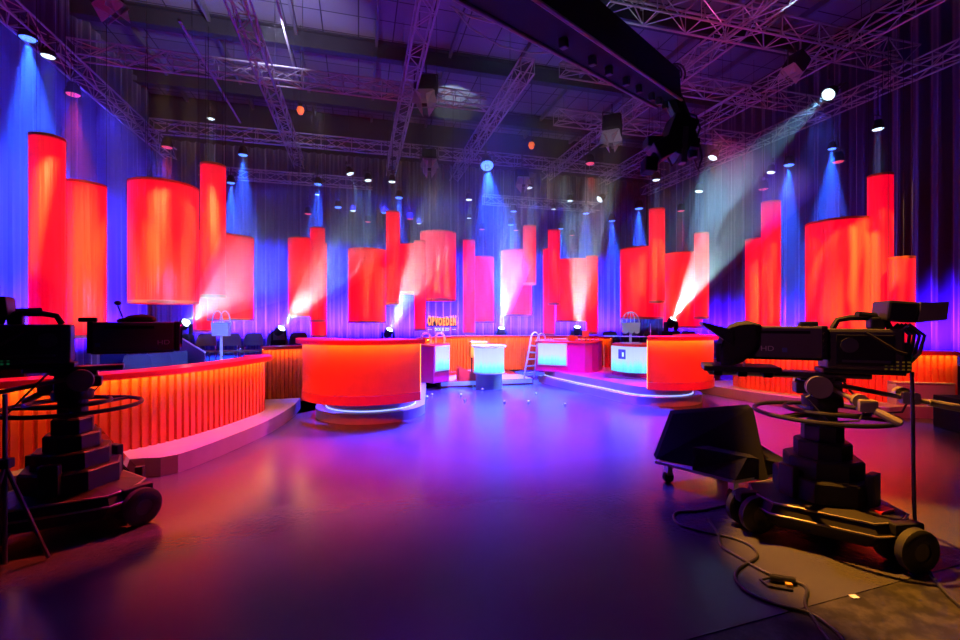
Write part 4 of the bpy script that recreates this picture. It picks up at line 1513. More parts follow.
# ================================================================== STUDIO CAMERAS
def studio_camera(loc, heading, label, prompter, wheel_turn, lens_x):
    """pedestal camera; local +x is where the lens looks, origin on the floor under the column"""
    root = empty('studio_camera', loc, heading)
    tag(root, label, 'studio camera', 'pedestal studio cameras')
    # --- pedestal
    WA = [wheel_turn + R(120) * k for k in range(3)]
    sk = MB()
    tri = []
    for k, a in enumerate(WA):
        for da in (-0.42, -0.14, 0.14, 0.42):
            tri.append((0.48 * math.cos(a + da), 0.48 * math.sin(a + da)))
    n = len(tri)
    def ring(s, z): return [(x * s, y * s, z) for x, y in tri]
    vs = ring(0.80, 0.09) + ring(0.98, 0.19) + ring(0.90, 0.265) + ring(0.5, 0.30)
    fs = [tuple(reversed(range(n)))]
    for r_ in range(3):
        for i in range(n):
            j = (i + 1) % n
            fs.append((r_ * n + i, r_ * n + j, (r_ + 1) * n + j, (r_ + 1) * n + i))
    fs.append(tuple(3 * n + i for i in range(n)))
    sk.add(vs, fs)
    sk.build('base_skirt', mat('pedestal_skirt', (0.03, 0.027, 0.026), 0.45, spec=0.3), root)
    tr = MB()
    for r_, z in ((0.985, 0.19), (0.92, 0.258)):
        tr.tube([(x * r_, y * r_, z) for x, y in tri], 0.008, 6, closed=True)
    tr.build('skirt_trim', mat('skirt_trim', (0.28, 0.25, 0.22), 0.35, 0.4), root)
    for a in WA:
        c_ = Vector((0.47 * math.cos(a), 0.47 * math.sin(a), 0.13))
        for s in (-1, 1):
            M = Matrix.Translation(c_ + Vector((-math.sin(a), math.cos(a), 0)) * 0.0) @ Matrix.Rotation(0.5, 4, 'Z') @ Matrix.Translation((0, s * 0.07, 0)) @ Matrix.Rotation(PI / 2, 4, 'X')
            w = MB().lathe([(0.055, -0.034), (0.105, -0.036), (0.129, -0.022), (0.129, 0.022), (0.105, 0.036), (0.055, 0.034)], 24, M).build('wheel', RUBBER, root)
            MB().lathe([(0, -0.028), (0.058, -0.028), (0.058, 0.028), (0, 0.028)], 16, M).build('hub', GREYP, w)
        MB().box(-0.10, 0.10, -0.034, 0.034, 0.20, 0.268, Matrix.Translation((c_.x, c_.y, 0)) @ Matrix.Rotation(0.5, 4, 'Z'), bev=0.012).build('wheel_fork', BLACK, root)
    MB().box(-0.07, 0.07, -0.03, 0.03, 0, 0.02, Matrix.Translation((0.34 * math.cos(WA[1] + 0.1), 0.34 * math.sin(WA[1] + 0.1), 0.272)) @ Matrix.Rotation(WA[1] + R(90), 4, 'Z')).build('red_marker', TALLY, root)
    for nm, r_, z0, z1 in (('column_base', 0.30, 0.29, 0.43), ('column_stage', 0.235, 0.43, 0.55), ('column_stage', 0.17, 0.55, 0.66), ('column_stage', 0.125, 0.66, 0.77), ('column_tube', 0.088, 0.77, 0.94)):
        MB().lathe([(0, z0), (r_, z0), (r_, z1 - 0.012), (r_ - 0.012, z1), (0, z1)], 8 if r_ > 0.09 else 20, Matrix.Rotation(R(22.5), 4, 'Z'), smooth=False).build(nm, BLACK, root)
    for s in (0.6, 2.5, 4.4):
        MB().box(0.26, 0.31, -0.06, 0.06, 0.29, 0.5, Matrix.Rotation(s, 4, 'Z'), bev=0.01).build('column_box', BLACK, root)
    ringpts = [(0.41 * math.cos(2 * PI * k / 48), 0.41 * math.sin(2 * PI * k / 48), 0.845) for k in range(48)]
    rg = MB().tube(ringpts, 0.015, 8, closed=True).build('steering_ring', BLACK, root)
    sp = MB()
    for k in range(3):
        a = 2 * PI * k / 3 + 0.7
        sp.hull([Vector((0.08 * math.cos(a) - 0.035 * math.sin(a), 0.08 * math.sin(a) + 0.035 * math.cos(a), 0.83)), Vector((0.08 * math.cos(a) + 0.035 * math.sin(a), 0.08 * math.sin(a) - 0.035 * math.cos(a), 0.83)),
                 Vector((0.405 * math.cos(a) + 0.02 * math.sin(a), 0.405 * math.sin(a) - 0.02 * math.cos(a), 0.835)), Vector((0.405 * math.cos(a) - 0.02 * math.sin(a), 0.405 * math.sin(a) + 0.02 * math.cos(a), 0.835)),
                 Vector((0.08 * math.cos(a) - 0.035 * math.sin(a), 0.08 * math.sin(a) + 0.035 * math.cos(a), 0.86)), Vector((0.08 * math.cos(a) + 0.035 * math.sin(a), 0.08 * math.sin(a) - 0.035 * math.cos(a), 0.86)),
                 Vector((0.405 * math.cos(a) + 0.02 * math.sin(a), 0.405 * math.sin(a) - 0.02 * math.cos(a), 0.85)), Vector((0.405 * math.cos(a) - 0.02 * math.sin(a), 0.405 * math.sin(a) + 0.02 * math.cos(a), 0.85))])
    sp.build('ring_spoke', BLACK, rg)
    ir = [(0.24 * math.cos(2 * PI * k / 36) - 0.02, 0.24 * math.sin(2 * PI * k / 36), 0.875) for k in range(36)]
    MB().tube(ir, 0.014, 8, closed=True).build('height_ring', BLACK, root)
    # --- pan and tilt head
    MB().cyl(0.12, 0.90, 0.96, 24).build('head_base', BLACK, root)
    hd = MB().box(-0.10, 0.10, -0.09, 0.09, 0.95, 1.08, bev=0.025)
    hd.build('pan_head', CAMBODY, root)
    for s in (-1, 1):
        MB().cyl(0.075, -0.03, 0.03, 24, Matrix.Translation((0.06, s * 0.15, 1.045)) @ Matrix.Rotation(PI / 2, 4, 'X')).build('drag_knob', BARM, root)
    MB().box(0.06, 0.17, -0.06, 0.06, 0.98, 1.06, bev=0.02).build('head_lug', CAMBODY, root)
    MB().box(-0.26, 0.30, -0.075, 0.075, 1.10, 1.135, bev=0.01).build('wedge_plate', CAMBODY, root)
    MB().box(-0.12, 0.14, -0.06, 0.06, 1.075, 1.10).build('tilt_plate', BLACK, root)
    # --- pan bars
    for s, tail in ((1, Vector((-0.30, 0.31, 0.87))), (-1, Vector((-0.86, -0.13, 0.90)))):
        a_ = Vector((0.02, s * 0.09, 1.06))
        b_ = tail
        bar = MB().tube([a_, a_.lerp(b_, 0.5), b_], [0.016, 0.016, 0.016], 10).build('pan_bar', BARM, root)
        MB().tube([a_.lerp(b_, 0.74), b_, b_ + (b_ - a_) * 0.05], [0.025, 0.026, 0.022], 10).build('bar_grip', BARM, bar)
        q = a_.lerp(b_, 0.62)
        cl = MB().box(-0.05, 0.05, -0.04, 0.04, -0.035, 0.045, Matrix.Translation(q), bev=0.015)
        cl.cyl(0.045, -0.03, 0.03, 18, Matrix.Translation(q + Vector((0.03, -0.03, 0.03))) @ Matrix.Rotation(PI / 2, 4, 'X'))
        cl.build('zoom_control', BARM, bar)
        MB().tube([q, q + Vector((0.05, 0.03, -0.09)), q + Vector((0.2, 0.0, -0.12)), q + Vector((0.32, -0.03, 0.03)), Vector((-0.1, s * 0.05, 1.13))], 0.007, 6).build('control_cable', CABLE, bar)
    # --- body
    bd = MB().box(-0.42, 0.0, -0.11, 0.11, 1.165, 1.44, bev=0.02)
    bd.build('camera_body', CAMBODY, root)
    MB().box(-0.46, -0.40, -0.10, 0.10, 1.15, 1.35, bev=0.02).build('rear_panel', BLACK, root)
    for s in (-1, 1):
        pn = MB().box(-0.36, -0.05, s * 0.112 - 0.006, s * 0.112 + 0.006, 1.20, 1.40, bev=0.004).build('side_door', BLACK, root)
        MB().cyl(0.05, -0.008, 0.008, 20, Matrix.Translation((-0.12, s * 0.118, 1.33)) @ Matrix.Rotation(PI / 2, 4, 'X')).build('side_dial', GREYP, pn)
        MB().box(-0.34, -0.08, s * 0.12 - 0.003, s * 0.12 + 0.003, 1.215, 1.232).build('side_ridge', GREYP, pn)
    MB().box(-0.43, 0.02, -0.10, 0.10, 1.135, 1.165, bev=0.008).build('mount_plate', BLACK, root)
    kp = MB()
    for i in range(6):
        for j in range(4):
            kp.box(-0.463, -0.458, -0.075 + 0.028 * i, -0.06 + 0.028 * i, 1.18 + 0.026 * j, 1.192 + 0.026 * j)
    kp.build('rear_keypad', DGREEN, root)
    for s in (-1, 1):
        kq = MB()
        for i in range(5):
            for j in range(3):
                kq.box(-0.445 + 0.03 * i, -0.432 + 0.03 * i, s * 0.105 - 0.006, s * 0.105 + 0.006, 1.172 + 0.024 * j, 1.182 + 0.024 * j)
        kq.build('side_keypad', DGREEN if s < 0 else DAMBER, root)
    MB().tube([(-0.06, 0, 1.44), (-0.09, 0, 1.50), (-0.16, 0, 1.515), (-0.30, 0, 1.515), (-0.36, 0, 1.49), (-0.38, 0, 1.44)], 0.02, 10).build('carry_handle', BLACK, root)
    m = MB()
    for k in range(4):
        y = -0.06 + 0.04 * k
        m.tube([(-0.40, y, 1.42), (-0.45, y * 1.4, 1.47), (-0.52, y * 1.6, 1.40), (-0.50, y * 1.3, 1.28), (-0.46, y, 1.22)], 0.011, 6)
    m.tube([(-0.2, -0.125, 1.42), (-0.28, -0.14, 1.36), (-0.36, -0.14, 1.30), (-0.42, -0.12, 1.28)], 0.009, 6)
    m.tube([(-0.2, 0.125, 1.42), (-0.28, 0.14, 1.36), (-0.36, 0.14, 1.30), (-0.42, 0.12, 1.28)], 0.009, 6)
    m.build('camera_cable', CABLE, root)
    # --- viewfinder
    MB().box(-0.34, -0.26, -0.05, 0.05, 1.44, 1.52, bev=0.012).build('finder_mount', BLACK, root)
    MB().tube([(-0.18, 0.06, 1.54), (-0.30, 0.0, 1.53)], 0.02, 8).build('finder_arm', BLACK, root)
    M = Matrix.Translation((-0.42, 0, 1.555)) @ Matrix.Rotation(R(-6), 4, 'Y')
    vf = MB().box(-0.06, 0.10, -0.13, 0.13, -0.065, 0.065, M, bev=0.015).build('viewfinder', BLACK, root)
    MB().box(-0.064, -0.060, -0.11, 0.11, -0.05, 0.05, M).build('finder_screen', SCREENG, vf)
    hood = MB()
    for z_ in (-1, 1):
        hood.hull([M @ Vector(p) for p in ((-0.06, -0.135, z_ * 0.062 - 0.004), (-0.06, 0.135, z_ * 0.062 - 0.004), (-0.19, 0.15, z_ * (0.075 if z_ > 0 else 0.03) - 0.004), (-0.19, -0.15, z_ * (0.075 if z_ > 0 else 0.03) - 0.004), (-0.06, -0.135, z_ * 0.062 + 0.004), (-0.06, 0.135, z_ * 0.062 + 0.004), (-0.19, 0.15, z_ * (0.075 if z_ > 0 else 0.03) + 0.004), (-0.19, -0.15, z_ * (0.075 if z_ > 0 else 0.03) + 0.004))])
    for s in (-1, 1):
        hood.hull([M @ Vector(p) for p in ((-0.06, s * 0.133 - 0.004, -0.062), (-0.06, s * 0.133 + 0.004, -0.062), (-0.19, s * 0.147 + 0.004, -0.03), (-0.19, s * 0.147 - 0.004, -0.03), (-0.06, s * 0.133 - 0.004, 0.062), (-0.06, s * 0.133 + 0.004, 0.062), (-0.19, s * 0.147 + 0.004, 0.075), (-0.19, s * 0.147 - 0.004, 0.075))])
    hood.build('finder_hood', mat('hood_grey', (0.10, 0.085, 0.07), 0.5), vf)
    # --- box lens
    lb = MB().box(0.015, 0.53, -0.125, 0.125, 1.235, 1.455, bev=0.012).build('lens_box', LENSBOX, root)
    lb.location.x = lens_x
    MB().box(0.53, 0.57, -0.13, 0.13, 1.23, 1.46, bev=0.01).build('lens_front', BLACK, lb)
    MB().cyl(0.095, 0.0, 0.02, 28, Matrix.Translation((0.565, 0, 1.345)) @ Matrix.Rotation(PI / 2, 4, 'Y')).build('front_glass', LENSGLASS, lb)
    MB().box(0.0, 0.035, -0.128, 0.128, 1.23, 1.46, bev=0.006).build('lens_collar', BLACK, lb)
    MB().box(0.02, 0.53, -0.10, 0.10, 1.218, 1.235, bev=0.008).build('lens_support', BLACK, lb)
    for s in (-1, 1):
        sl = MB()
        sl.box(0.10, 0.40, s * 0.126 - 0.002, s * 0.126 + 0.002, 1.405, 1.425)
        sl.build('lens_slot', MATTE, lb)
        Mt = Matrix.Translation((0.27, s * 0.1265, 1.29)) @ (Matrix.Rotation(PI, 4, 'Z') if s > 0 else Matrix.Identity(4)) @ Matrix.Rotation(PI / 2, 4, 'X')
        hx = 0.46 if s > 0 else 0.46
        text_obj('lettering', 'HD', 0.05, LETTER, lb, Matrix.Translation((0.355 if prompter else 0.46, s * 0.1275, 1.297)) @ (Matrix.Rotation(PI, 4, 'Z') if s > 0 else Matrix.Identity(4)) @ Matrix.Rotation(PI / 2, 4, 'X'), 0.001, sx=1.15)
        tl = MB()
        x0 = 0.07
        tl_x = 0.24 if s > 0 else 0.05
        MB().box(tl_x - 0.005, tl_x + 0.025, s * 0.127 - 0.001, s * 0.127 + 0.001, 1.275, 1.305).build('blue_mark', MLOGO, lb)
    m = MB()
    for k in range(4):
        for s in (-1, 1):
            m.cyl(0.012, -0.01, 0.01, 12, Matrix.Translation((0.018, s * 0.128, 1.27 + 0.045 * k)) @ Matrix.Rotation(PI / 2, 4, 'X'))
    m.build('collar_knob', BLACK, lb)
    # accessories on top
    MB().box(0.03, 0.14, -0.04, 0.04, 1.455, 1.49, bev=0.01).build('top_box', BLACK, root)
    if prompter:
        m = MB()
        M = Matrix.Translation((0.585, 0, 1.36)) @ Matrix.Rotation(R(-50), 4, 'Y')
        m.box(-0.09, 0.09, -0.13, 0.13, -0.003, 0.003, M)
        m.build('prompter_glass', SCREENG, root)
        # cloth over the hood
        dr = MB()
        sec = []
        prof = [(0.40, 1.463, 0.134), (0.45, 1.482, 0.142), (0.52, 1.478, 0.15), (0.58, 1.455, 0.152), (0.62, 1.40, 0.15), (0.645, 1.31, 0.148)]
        nn = 14
        vs, fs = [], []
        for (x, zt_, hw) in prof:
            zb_ = 1.30 - 0.13 * min(1.0, (x - 0.40) / 0.15)
            for i in range(nn + 1):
                u = i / nn
                # arch: left side up, over the top, right side down
                if u < 0.3:
                    y, z = hw, zb_ + (zt_ - zb_) * u / 0.3
                elif u > 0.7:
                    y, z = -hw, zb_ + (zt_ - zb_) * (1 - u) / 0.3
                else:
                    y, z = hw * (1 - 2 * (u - 0.3) / 0.4), zt_ + 0.012 * math.sin(PI * (u - 0.3) / 0.4)
                vs.append((x + 0.012 * math.sin(9 * u + x * 20), y + 0.008 * math.sin(23 * u + 31 * x), z))
        for r_ in range(len(prof) - 1):
            for i in range(nn):
                a_ = r_ * (nn + 1) + i
                fs.append((a_, a_ + 1, a_ + nn + 2, a_ + nn + 1))
        dr.add(vs, fs, True)
        o = dr.build('prompter_cloth', CLOTH, root)
        sm = o.modifiers.new('thick', 'SOLIDIFY')
        sm.thickness = 0.008
        MB().hull([(0.57, -0.16, 1.36), (0.77, -0.18, 1.465), (0.77, 0.18, 1.465), (0.57, 0.16, 1.31), (0.57, -0.16, 1.40), (0.77, -0.18, 1.485), (0.77, 0.18, 1.485), (0.57, 0.16, 1.43)]).build('prompter_flap', BLACK, root)
        MB().box(0.27, 0.76, -0.15, 0.15, 1.125, 1.165, bev=0.008).build('prompter_screen', BLACK, root)
        m = MB()
        for s in (-1, 1):
            m.tube([(0.0, s * 0.06, 1.10), (0.72, s * 0.06, 1.10)], 0.01, 8)
        m.build('prompter_rail', STEEL, root)
        for x in (0.34, 0.50, 0.66):
            MB().box(x - 0.03, x + 0.03, -0.08, 0.08, 1.085, 1.125, bev=0.008).build('rail_clamp', BLACK, root)
        for s in (-1, 1):
            MB().tube([(0.50, s * 0.13, 1.24), (0.50, s * 0.13, 1.16)], 0.008, 6).build('prompter_post', STEEL, root)
    else:
        m = MB()
        m.tube([(0.30, 0.02, 1.455), (0.28, 0.0, 1.52), (0.26, 0.0, 1.58)], 0.006, 6)
        m.sphere((0.26, 0, 1.60), 0.024, 12, (1, 1, 0.8))
        m.build('gooseneck_lamp', BLACK, root)
        m = MB()
        m.sphere((0.40, 0.0, 1.475), 0.075, 14, (1.4, 0.9, 0.55))
        m.sphere((0.31, 0.02, 1.465), 0.05, 12, (1.2, 0.9, 0.5))
        m.build('cable_bundle', CLOTH, root)
    return root


rc = cw((822 - 480) / FPX * 3.2, 3.2)
studio_camera(rc, R(180 - 22) - YAW, 'studio camera on a wheeled pedestal at right, black cloth over its lens end', True, R(14), 0.0)
lc = cw((73 - 480) / FPX * 3.36, 3.36)
lcam = studio_camera(lc, R(35) - YAW, 'dark studio camera on a wheeled pedestal at left, lens pointing right', False, R(-35), 0.09)
lcam.scale = (1.0, 1.0, 1.02)

# extra viewfinder arm / operator console poles at far left
a = on(6, 540)
q = at(5, 460, 2.75)
root = empty('light_stand', (q.x, q.y, 0))
tag(root, 'thin dark pole on a folding foot at the far left edge', 'stand')
MB().tube([(0, 0, 0.02), (0, 0, 1.05)], 0.012, 8).build('pole', GREYP, root)
MB().box(-0.035, 0.035, -0.03, 0.03, 0.60, 0.66, bev=0.01).build('collar', BLACK, root)
for k in range(3):
    a_ = 2 * PI * k / 3 + 0.2
    MB().tube([(0, 0, 0.62), (0.2 * math.cos(a_), 0.2 * math.sin(a_), 0.015)], 0.011, 8).build('leg', GREYP, root)

# ------------------------------------------------------------------ floor monitors
# right: black hooded monitor on a low trolley, its back to us
root = empty('floor_monitor', cw(2.02, 4.05))
tag(root, 'black hooded floor monitor on a low trolley, left of the right camera pedestal', 'monitor')
o_ = cw(2.02, 4.05)
L4 = lambda px, py, Y: at(px, py, Y) - o_
tl, tr_, br_, bl = L4(673, 414, 4.30), L4(752, 408, 3.92), L4(768, 482, 3.72), L4(656, 459, 4.22)
nf = Vector((SN, CS, 0)) * 0.06 + Vector((0, 0, 0.02))
MB().hull([bl, br_, br_ + nf, bl + nf, tl, tr_, tr_ + nf, tl + nf]).build('back_panel', MATTE, root)
w1, w2 = L4(753, 408, 3.90), L4(748, 422, 3.95)
fw_ = Vector((SN, CS, 0)) * 0.35
MB().hull([br_, br_ + Vector((0.012, 0, 0)), br_ + fw_ * 0.8, br_ + fw_ * 0.8 + Vector((0.012, 0, 0)), tr_, tr_ + Vector((0.012, 0, 0)), tr_ + fw_ * 0.5, tr_ + fw_ * 0.5 + Vector((0.012, 0, 0))]).build('hood_side', CLOTH, root)
ta, tb, tc_, td = L4(655, 462, 4.22), L4(735, 489, 3.70), L4(795, 481, 3.95), L4(720, 460, 4.5)
for q in (ta, tb, tc_, td):
    q.z = 0.165
up_ = Vector((0, 0, 0.025))
MB().hull([ta, tb, tc_, td, ta + up_, tb + up_, tc_ + up_, td + up_]).build('trolley', GREYBOX, root)
MB().hull([tb + up_, tc_ + up_, tc_.lerp(td, .5) + up_, tb.lerp(ta, .5) + up_, tb.lerp(tc_, .2) + up_ * 8, tc_ + up_ * 3, tc_.lerp(td, .5) + up_ * 8, tb.lerp(ta, .5) + up_ * 9]).build('hood_cloth', CLOTH, root)
for q in (ta.lerp(tc_, 0.10), tb.lerp(td, 0.10), tc_.lerp(ta, 0.12), td.lerp(tb, 0.12)):
    w = MB().cyl(0.05, -0.018, 0.018, 18, Matrix.Translation((q.x, q.y, 0.05)) @ Matrix.Rotation(PI / 2, 4, 'X')).build('caster', RUBBER, root)
    MB().box(-0.025, 0.025, -0.03, 0.03, 0.07, 0.165, Matrix.Translation((q.x, q.y, 0))).build('caster_fork', STEEL, w)

# left: wedge monitor with a glossy screen
o_ = cw((116 - 480) / FPX * 3.95, 3.95)
root = empty('floor_monitor', o_)
tag(root, 'wedge floor monitor with a glossy screen behind the left camera pedestal', 'monitor')
L5 = lambda px, py, Y: at(px, py, Y) - o_
a_, b_, c_ = L5(93, 434, 3.9), L5(140, 473, 3.9), L5(100, 476, 3.9)
dn = cw(-0.34, 0.42)
b_.z = 0.09
c_.z = 0.09
m = MB()
vs = [a_, b_, c_, a_ + dn, b_ + dn, c_ + dn]
m.add(vs, [(0, 1, 2), (5, 4, 3), (0, 3, 4, 1), (1, 4, 5, 2), (2, 5, 3, 0)])
m.build('cabinet', MATTE, root)
ad = (b_ - a_).normalized()
nn_ = Vector((0.02, 0, 0.02))
e = 0.02
s1, s2 = a_ + ad * 0.02 + dn * 0.05, b_ - ad * 0.03 + dn * 0.05
s3, s4 = s2 + dn * 0.9, s1 + dn * 0.9
pn = ad.cross(dn).normalized()
pn = pn if pn.z > 0 else -pn
MB().hull([s1, s2, s3, s4, s1 + pn * 0.006, s2 + pn * 0.006, s3 + pn * 0.006, s4 + pn * 0.006]).build('screen', SCREENG, root)
for q in (b_ - ad * 0.05 + dn * 0.06, c_ + dn * 0.1, b_ - ad * 0.05 + dn * 0.9, c_ + dn * 0.9):
    MB().cyl(0.042, -0.018, 0.018, 16, Matrix.Translation((q.x, q.y, 0.045)) @ Matrix.Rotation(PI / 2, 4, 'X')).build('caster', RUBBER, root)
MB().box(-0.03, 0.03, -0.03, 0.03, 0.05, 0.24, Matrix.Translation(b_ + dn * 0.02 - Vector((0, 0, b_.z))), bev=0.01).build('corner_post', BLACK, root)


# ------------------------------------------------------------------ cables on the floor
def floor_cable(pts, r, label, plug=None):
    P_ = [on(*p) if len(p) == 2 else at(*p) for p in pts]
    P3 = [P_[0] * 2 - P_[1]] + P_ + [P_[-1] * 2 - P_[-2]]
    out = []
    for i in range(1, len(P3) - 2):
        for k in range(8):
            t_ = k / 8
            a, b, c, d = P3[i - 1], P3[i], P3[i + 1], P3[i + 2]
            q = 0.5 * ((2 * b) + (c - a) * t_ + (2 * a - 5 * b + 4 * c - d) * t_ * t_ + (3 * b - a - 3 * c + d) * t_ ** 3)
            q.z = max(q.z, r)
            out.append(q)
    last = P_[-1].copy()
    last.z = max(last.z, r)
    out.append(last)
    o0 = out[0].copy()
    o0.z = 0
    o = MB().tube([q - o0 for q in out], r, 8).build('floor_cable', CABLE, None, o0)
    return tag(o, label, 'cable', 'cables on the studio floor')


floor_cable([(728, 506), (700, 512), (676, 514), (678, 525), (705, 533), (735, 540), (752, 548), (757, 558), (745, 566), (737, 572), (737, 582), (750, 595), (780, 607), (810, 615), (835, 632), (850, 650)], 0.009, 'cable looping over the floor from the monitor trolley to the bottom edge')
floor_cable([(708, 520), (718, 535), (722, 548), (738, 558), (758, 570), (780, 580), (800, 585), (807, 592), (805, 605), (815, 622), (828, 640), (840, 655)], 0.009, 'darker cable running past the plug on the floor to the bottom edge')
floor_cable([(912, 372, 3.0), (913, 420, 2.98), (913.5, 470, 2.95), (915, 520, 2.9), (921, 555, 2.85), (934, 580), (955, 603), (985, 625)], 0.011, 'long cable hanging from the right camera down to the floor')
q = on(783, 583)
root = empty('plug_connector', (q.x, q.y, 0.0), -0.5)
tag(root, 'black cable plug with a yellow tab lying on the floor at lower right', 'plug')
MB().tube([(-0.07, 0, 0.022), (0.06, 0, 0.022)], [0.022, 0.019], 12).build('shell', BLACK, root)
MB().box(0.0, 0.035, -0.045, -0.02, 0.003, 0.02, bev=0.003).build('tab', YELLOW, root)
MB().tube([(-0.07, 0, 0.022), (-0.12, -0.02, 0.012), (-0.1, -0.07, 0.009), (0.02, -0.08, 0.009)], 0.008, 8).build('lead', CABLE, root)
q = on(853.5, 596.5)
o = MB().hull([(-.02, -.015, 0), (.02, -.02, 0), (.024, .012, 0), (-.016, .016, 0), (-.02, -.015, .002), (.02, -.02, .002), (.024, .012, .002), (-.016, .016, .002)]).build('tape_mark', WHITE, None, (q.x, q.y, 0))
tag(o, 'tiny pale tape mark on the floor seam at lower right', 'tape')

# ================================================================== HAZE
hz = bpy.data.materials.new('stage_haze')
hz.use_nodes = True
nt = hz.node_tree
nt.nodes.clear()
out = nd(nt, 'ShaderNodeOutputMaterial')
vs_ = nd(nt, 'ShaderNodeVolumeScatter')
vs_.inputs['Color'].default_value = (0.95, 0.97, 1, 1)
vs_.inputs['Density'].default_value = 0.0105
vs_.inputs['Anisotropy'].default_value = 0.0
nt.links.new(vs_.outputs[0], out.inputs['Volume'])
HAZE = MB().box(-7.9, 14.6, 8.6, 19.9, 1.15, 8.8).build('stage_haze', hz)
HAZE['kind'] = 'stuff'
HAZE['label'] = 'thin blue-grey stage haze hanging over the set between the lanterns'
HAZE['category'] = 'haze'

# ================================================================== LIGHT
# narrow warm keys from the front grid, one per lit lantern
WARM = (1.0, 0.60, 0.22)
for px, py, Y, gx, p, an in ((87, 235, 9.6, -2.5, 900, 16), (163, 245, 10.8, -1.5, 1100, 15), (213, 235, 10.2, -0.5, 500, 13), (246, 285, 12.6, 0.5, 700, 8),
                             (302, 280, 14.4, 0, 900, 7), (318, 270, 13.6, 1.0, 500, 9), (370, 285, 14.8, 1.0, 1300, 8), (393, 250, 14.4, 1.5, 500, 9), (412, 272, 15.2, 2.0, 1500, 7),
                             (443, 268, 16.0, 2.5, 1500, 6.5), (484, 290, 16.6, 3.0, 1300, 6), (516, 285, 17.2, 3.0, 900, 7), (530, 255, 15.8, 3.2, 600, 7), (554, 260, 15.6, 3.4, 600, 7), (575, 290, 16.6, 3.6, 1300, 7),
                             (645, 272, 14.8, 4.5, 1000, 7), (657, 260, 13.6, 5.0, 600, 9), (682, 285, 15.4, 5.2, 1000, 7), (701, 275, 13.8, 5.5, 600, 9),
                             (752, 295, 13.2, 7.0, 900, 9), (771, 270, 12.6, 7.5, 500, 12), (846, 285, 11.6, 8.0, 1100, 14), (880, 250, 10.9, 9.0, 600, 16), (902, 300, 10.2, 9.5, 400, 12)):
    kl = spot('key_light', (gx, 4.6, 7.6), at(px + 3, py + 24 * 10 / Y, Y), p * 3.2, WARM, an * 1.1, 0.3, 0.04)
    gobo(kl.data, px * 0.37, (440 / an, 3, 0), 0.40, 0.66, 0.10, 2.3)  # stripe pattern added so the keys streak the lantern cloth
# key on the set centre (desks, back counter)
spot('key_light', (2.6, 1.5, 7.4), (AX, 11.8, 0.5), 11000, (1.0, 0.66, 0.42), 17, 0.7, 0.15)
# red wash on desks
spot('red_wash', (-1.5, 1.0, 6.5), (0.1, 7.0, 0.7), 3600, (1.0, 0.03, 0.02), 16, 0.5, 0.1)
spot('red_wash', (4.9, 1.0, 6.5), (5.3, 7.2, 0.7), 4200, (1.0, 0.05, 0.03), 15, 0.5, 0.1)
spot('red_wash', (1.6, 8.2, 6.2), (-1.9, 5.7, 0.65), 5200, (1.0, 0.05, 0.03), 32, 0.25, 0.05)
spot('red_wash', (2.2, 2.8, 6.0), (-1.8, 6.0, 0.6), 1100, (1.0, 0.03, 0.05), 30, 0.6, 0.05)
spot('red_wash', (3.6, 2.2, 6.0), (8.0, 6.4, 0.6), 2600, (1.0, 0.03, 0.06), 28, 0.6, 0.1)
spot('red_wash', (2.83, 6.5, 7.5), (2.83, 10.9, 0.1), 3000, (1.0, 0.04, 0.06), 15, 0.5, 0.1)
# blue wash on the floor
spot('blue_wash', (AX, 8.0, 7.9), (AX - 0.3, 7.4, 0), 90000, (0.05, 0.035, 1.0), 54, 1.0, 0.2)
spot('blue_wash', (1.6, 7.0, 7.9), (1.4, 5.2, 0), 9000, (0.08, 0.015, 1.0), 36, 1.0, 0.2)
spot('blue_wash', (-1.2, 8.0, 7.9), (0.3, 7.0, 0), 14000, (0.06, 0.02, 1.0), 22, 1.0, 0.2)
spot('magenta_wash', (1.0, 7.5, 7.9), (0.8, 3.4, 0), 900, (0.2, 0.0, 1.0), 44, 1.0, 0.2)
spot('magenta_wash', (8.0, 8.5, 7.9), (5.6, 5.6, 0), 15000, (1.0, 0.0, 0.40), 30, 0.9, 0.2)
spot('red_wash', (-3.0, 8.0, 7.9), (-0.55, 4.7, 0), 5500, (1.0, 0.0, 0.22), 23, 0.9, 0.2)
spot('blue_wash', (9.5, 8.5, 7.5), (7.6, 6.2, 0), 9000, (0.10, 0.02, 1.0), 26, 0.9, 0.2)
spot('blue_wash', (0.6, 6.5, 7.5), (-1.25, 5.9, 0), 2600, (0.45, 0.0, 1.0), 24, 0.9, 0.2)
# blue floor battens washing the curtains
BLU = (0.05, 0.008, 1.0)
area('curtain_batten', (3.5, 20.1, 0.25), (3.5, 21.5, 1.35), 12000, BLU, 20.0, 0.2)
area('curtain_batten', (-6.9, 13.5, 0.25), (-8.2, 13.5, 1.25), 5000, (0.06, 0.004, 1.0), 14.0, 0.2)
area('curtain_batten', (13.8, 11.5, 0.25), (15.1, 11.5, 1.2), 5500, (0.06, 0.004, 1.0), 16.0, 0.2)
area('curtain_fill', (3.5, 19.7, 6.8), (3.5, 21.5, 2.6), 5500, (0.02, 0.02, 1.0), 20.0, 0.2)  # floods added without fixtures to lift the blue up the curtains
area('curtain_fill', (-6.75, 13.5, 7.4), (-8.2, 13.5, 3.4), 2600, (0.03, 0.03, 1.0), 14.0, 0.2)
# blue side light on the deck and boxes at right
spot('blue_wash', (12.0, 9.5, 7.5), (9.6, 7.0, 0.4), 5000, (0.05, 0.12, 1.0), 34, 0.8, 0.2)
# amber work light from the right, rimming the right camera
spot('amber_light', cw(0.9, 4.2, 6.0), cw(2.6, 2.95, 0.65), 5600, (1.0, 0.36, 0.03), 24, 0.5, 0.05)
